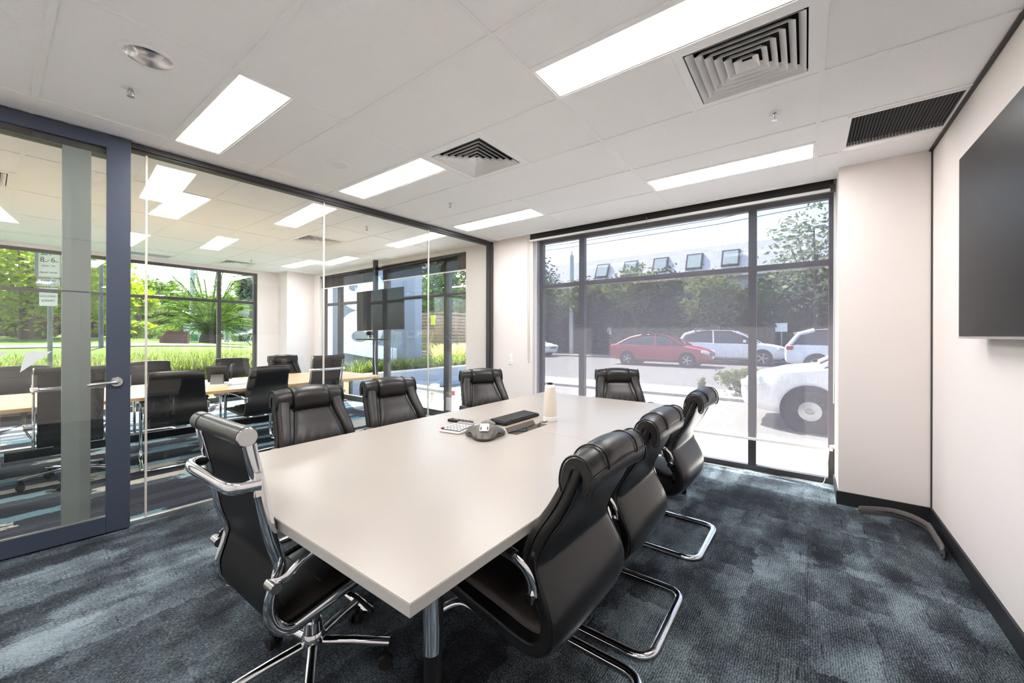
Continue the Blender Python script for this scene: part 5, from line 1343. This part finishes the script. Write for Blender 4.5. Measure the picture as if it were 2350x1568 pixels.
    obj('number_plate', cbox((b0[0] + .005, 0, b0[1] + .02), (.03, .38, .10)), 'sign_white', t)
    obj('lower_trim', join(box(-1.0, 1.0, -.90 if kind == 'sedan' else -.93, -.84, .20, .27), box(-1.0, 1.0, .84, .90 if kind == 'sedan' else .93, .20, .27)), 'plastic_dark', t)
    return t
GZr = GZ - .02
car('white sedan parked close outside the street window, front wheel in view', (7.90, -1.43, GZ - .01), math.radians(90), 'car_white', 'sedan', hub='disc')
car('red sedan on the far side of the street', (19.25, 5.55, GZr), math.radians(-90), 'car_red', 'sedan')
car('white wagon parked behind the red sedan', (22.35, 3.05, GZr), math.radians(-90), 'car_white', 'suv')
car('white hatchback SUV half hidden by the right window jamb', (18.65, -1.75, GZr), math.radians(-90), 'car_white', 'suv')
car('silver-white car nose peeping in at the left window jamb', (22.3, 15.55, GZr), math.radians(-90), 'car_white', 'sedan')
c = gpt(585, 36); car('black car parked beyond the palm', (c[0] + .9, c[1], c[2] - .33), math.radians(178), 'car_black', 'suv')
c = gpt(547, 44); car('grey car parked behind the black one', (c[0], c[1], c[2] - .25), math.radians(170), 'car_grey', 'suv')

# hedge and planting along the parking
hg = thing('clipped_hedge', 'low clipped green hedge behind the parked white sedan', 'hedge', (10.2, -1.0, GZ + .05))
V = []
for k in range(5): V.append(leaves((0, -2.6 + k * 1.15, .32), (.5, .78, .34), 1500, .05, 200 + k, 90, .8, .3))
obj('foliage', quads_mesh('foliage', np.concatenate(V), 'leaf_olive'), None, hg)['kind'] = 'stuff'
obj('stems', join(*[cyl((0, -2.8 + k * .35, 0), (0, -2.8 + k * .35, .4), .015, n=5) for k in range(14)]), 'bark', hg)
shrub('hedge_tuft', 'small stray green tuft left of the clipped hedge', (10.1, 1.95, GZ + .05), (.12, .12, .2), 160, .04, 'leaf_olive', 210)

# far side planting: each tree its own
FT = 'dark trees along the far side of the street'
lbs = ['first', 'second', 'third', 'fourth', 'fifth', 'sixth', 'seventh', 'eighth', 'ninth', 'tenth']
for k, (x, y, z, rx, ry, rz_, mn) in enumerate(((27.5, 18.6, 3.4, 2.2, 2.6, 3.2, 'leaf_dark'), (28, 14.6, 2.6, 2.0, 2.6, 2.6, 'leaf_dark'), (27.6, 11.2, 2.9, 2.0, 2.6, 2.9, 'leaf_dark'), (27.2, 7.8, 3.0, 2.0, 2.4, 3.0, 'leaf_dark'), (27.4, 4.6, 2.6, 2.0, 2.4, 2.5, 'leaf_dark'),
        (27.0, 1.6, 2.6, 2.0, 2.2, 2.6, 'leaf_dark'), (27.0, -1.2, 2.8, 2.0, 2.2, 2.8, 'leaf_dark'), (27.0, -4.2, 2.8, 2.0, 2.2, 2.8, 'leaf_dark'))):
    tree('street_tree', lbs[k] + ' dark hedge tree from the left across the street', 'tree', (x, y, GZ), (x, y, z * .86), (rx * 1.25, ry * 1.3, rz_ * 1.15), 4600, .19, mn, 300 + k, .12, FT, 90)
for k, (x, y, z, r, rz_, mn, lb) in enumerate(((26.0, 13.0, 4.2, 1.5, 1.3, 'leaf_olive', 'sunlit leafy top below the left roof window across the street'), (25.6, 9.0, 4.4, 1.8, 1.5, 'leaf_olive', 'sunlit leafy tree in the middle of the street hedge'), (25.4, 4.6, 3.3, 1.6, 1.8, 'leaf_olive', 'sunlit leafy tree right of centre in the street hedge'),
        (24.8, -.4, 5.4, 2.2, 3.0, 'leaf_grey', 'tall thin-leaved tree against the sky at the right of the street window'), (25.0, -3.2, 5.2, 2.2, 3.4, 'leaf_grey', 'thin-leaved tree mostly hidden by the right window jamb'), (31.5, 20.6, 6.0, 2.2, 3.2, 'leaf_dark', 'tall dark tree at the left jamb of the street window'))):
    tree('street_tree', lb, 'tree', (x, y, GZ), (x, y, z), (r * 1.25, r * 1.25, rz_ * 1.2), 1500 if mn == 'leaf_grey' else 2400, .15, mn, 320 + k, .10, 'lit trees across the street', 60)
tag(obj('hedge_shade_sheet', box(29.2, 29.4, -12, 26, GZ, 2.6), 'fence_dark'), 'dark sheet standing in for the shaded tree mass across the street', 'fence')  # added dark sheet, its colour paints the shade low in the trees

# building across the street: mansard roof with roof windows
bd = thing('apartment_building', 'long grey building with mansard roof windows across the street', 'building', (41, 0, 0))
obj('wall', box(0, 12, -8, 26, 0, 6.9), 'wall_teal', bd)
obj('roof', ([(-.5, -8.5, 6.9), (-.5, 26.5, 6.9), (1.0, 26.5, 10.0), (1.0, -8.5, 10.0), (12, 26.5, 6.9), (12, -8.5, 6.9), (11, 26.5, 10.0), (11, -8.5, 10.0)], [(0, 1, 2, 3), (1, 4, 6, 2), (3, 2, 6, 7), (0, 3, 7, 5), (4, 5, 7, 6)]), 'roof_grey', bd)
obj('gutter', box(-.75, -.45, -8.5, 26.5, 6.75, 6.95), 'kerb', bd)
for k, u in enumerate((1383, 1447, 1516, 1594, 1677)):
    y = on_x(u, 600, 41.3).y; f_ = obj('roof_window', xf(box(-.12, .10, -.75, .75, 0, 1.75), tr(-.14, y, 7.75) @ roty(.45)), 'fence_dark', bd)
    obj('pane', xf(box(-.14, -.12, -.6, .6, .15, 1.6), tr(-.14, y, 7.75) @ roty(.45)), 'wall_teal', f_)
for k in range(7):
    f_ = obj('window', box(-.05, 0, -5 + k * 4.2, -2.9 + k * 4.2, 3.9, 5.6), 'kerb', bd); obj('pane', box(-.06, -.05, -4.9 + k * 4.2, -3.0 + k * 4.2, 4.0, 5.5), 'pane_dark', f_)

# poles, wires and signs of the street
tag(obj('power_pole', join(cyl((25.6, 13.7, GZ), (25.6, 13.7, 7.2), .19, .15, 14), cyl((25.6, 13.7, 7.2), (25.6, 13.7, 7.5), .06, n=8)), 'galvanised', smooth=40), 'pale power pole near the left jamb of the street window', 'pole')
for k, (z0, z1) in enumerate(((7.6, 8.6), (7.9, 9.6))):
    tag(obj('power_line', tube([(25.2, 40, z0 + .6), (25.2, 13.7, z0 + .1), (25.1, 4, z0 + .15), (25.0, -14, z1)], .02, n=5), 'fence_dark'), ['lower thin power line across the street', 'upper thin power line across the street'][k], 'wire')
def street_sign(label, u, vb, w, h, zt_, mname='sign_white'):
    p = on_z(u, vb, GZ); t = thing('street_sign', label, 'sign', (p.x, p.y, GZ), math.radians(-20))
    obj('post', cyl((.03, 0, 0), (.03, 0, zt_), .03, n=8), 'galvanised', t); obj('plate', box(-.02, 0, -w / 2, w / 2, zt_ - h, zt_), mname, t)
    return t
street_sign('small white parking sign on a post left of the red sedan', 1398, 815, .36, .52, 1.95)
street_sign('white square sign on a post right of the wagon', 1793, 832, .55, .45, 2.05)
p = on_z(1650, 818, GZ); ib = thing('info_board', 'pale framed notice board behind the white wagon', 'sign', (max(24.4, min(p.x, 25.5)), p.y, GZ), 0)
obj('post', join(cyl((0, -.62, 0), (0, -.62, 2.15), .04, n=8), cyl((0, .62, 0), (0, .62, 2.15), .04, n=8)), 'sign_white', ib)
obj('board', box(-.03, .03, -.60, .60, 1.15, 2.12), 'galvanised', ib); obj('heading', box(-.035, -.03, -.58, .58, 1.75, 2.10), 'board_blue', ib)
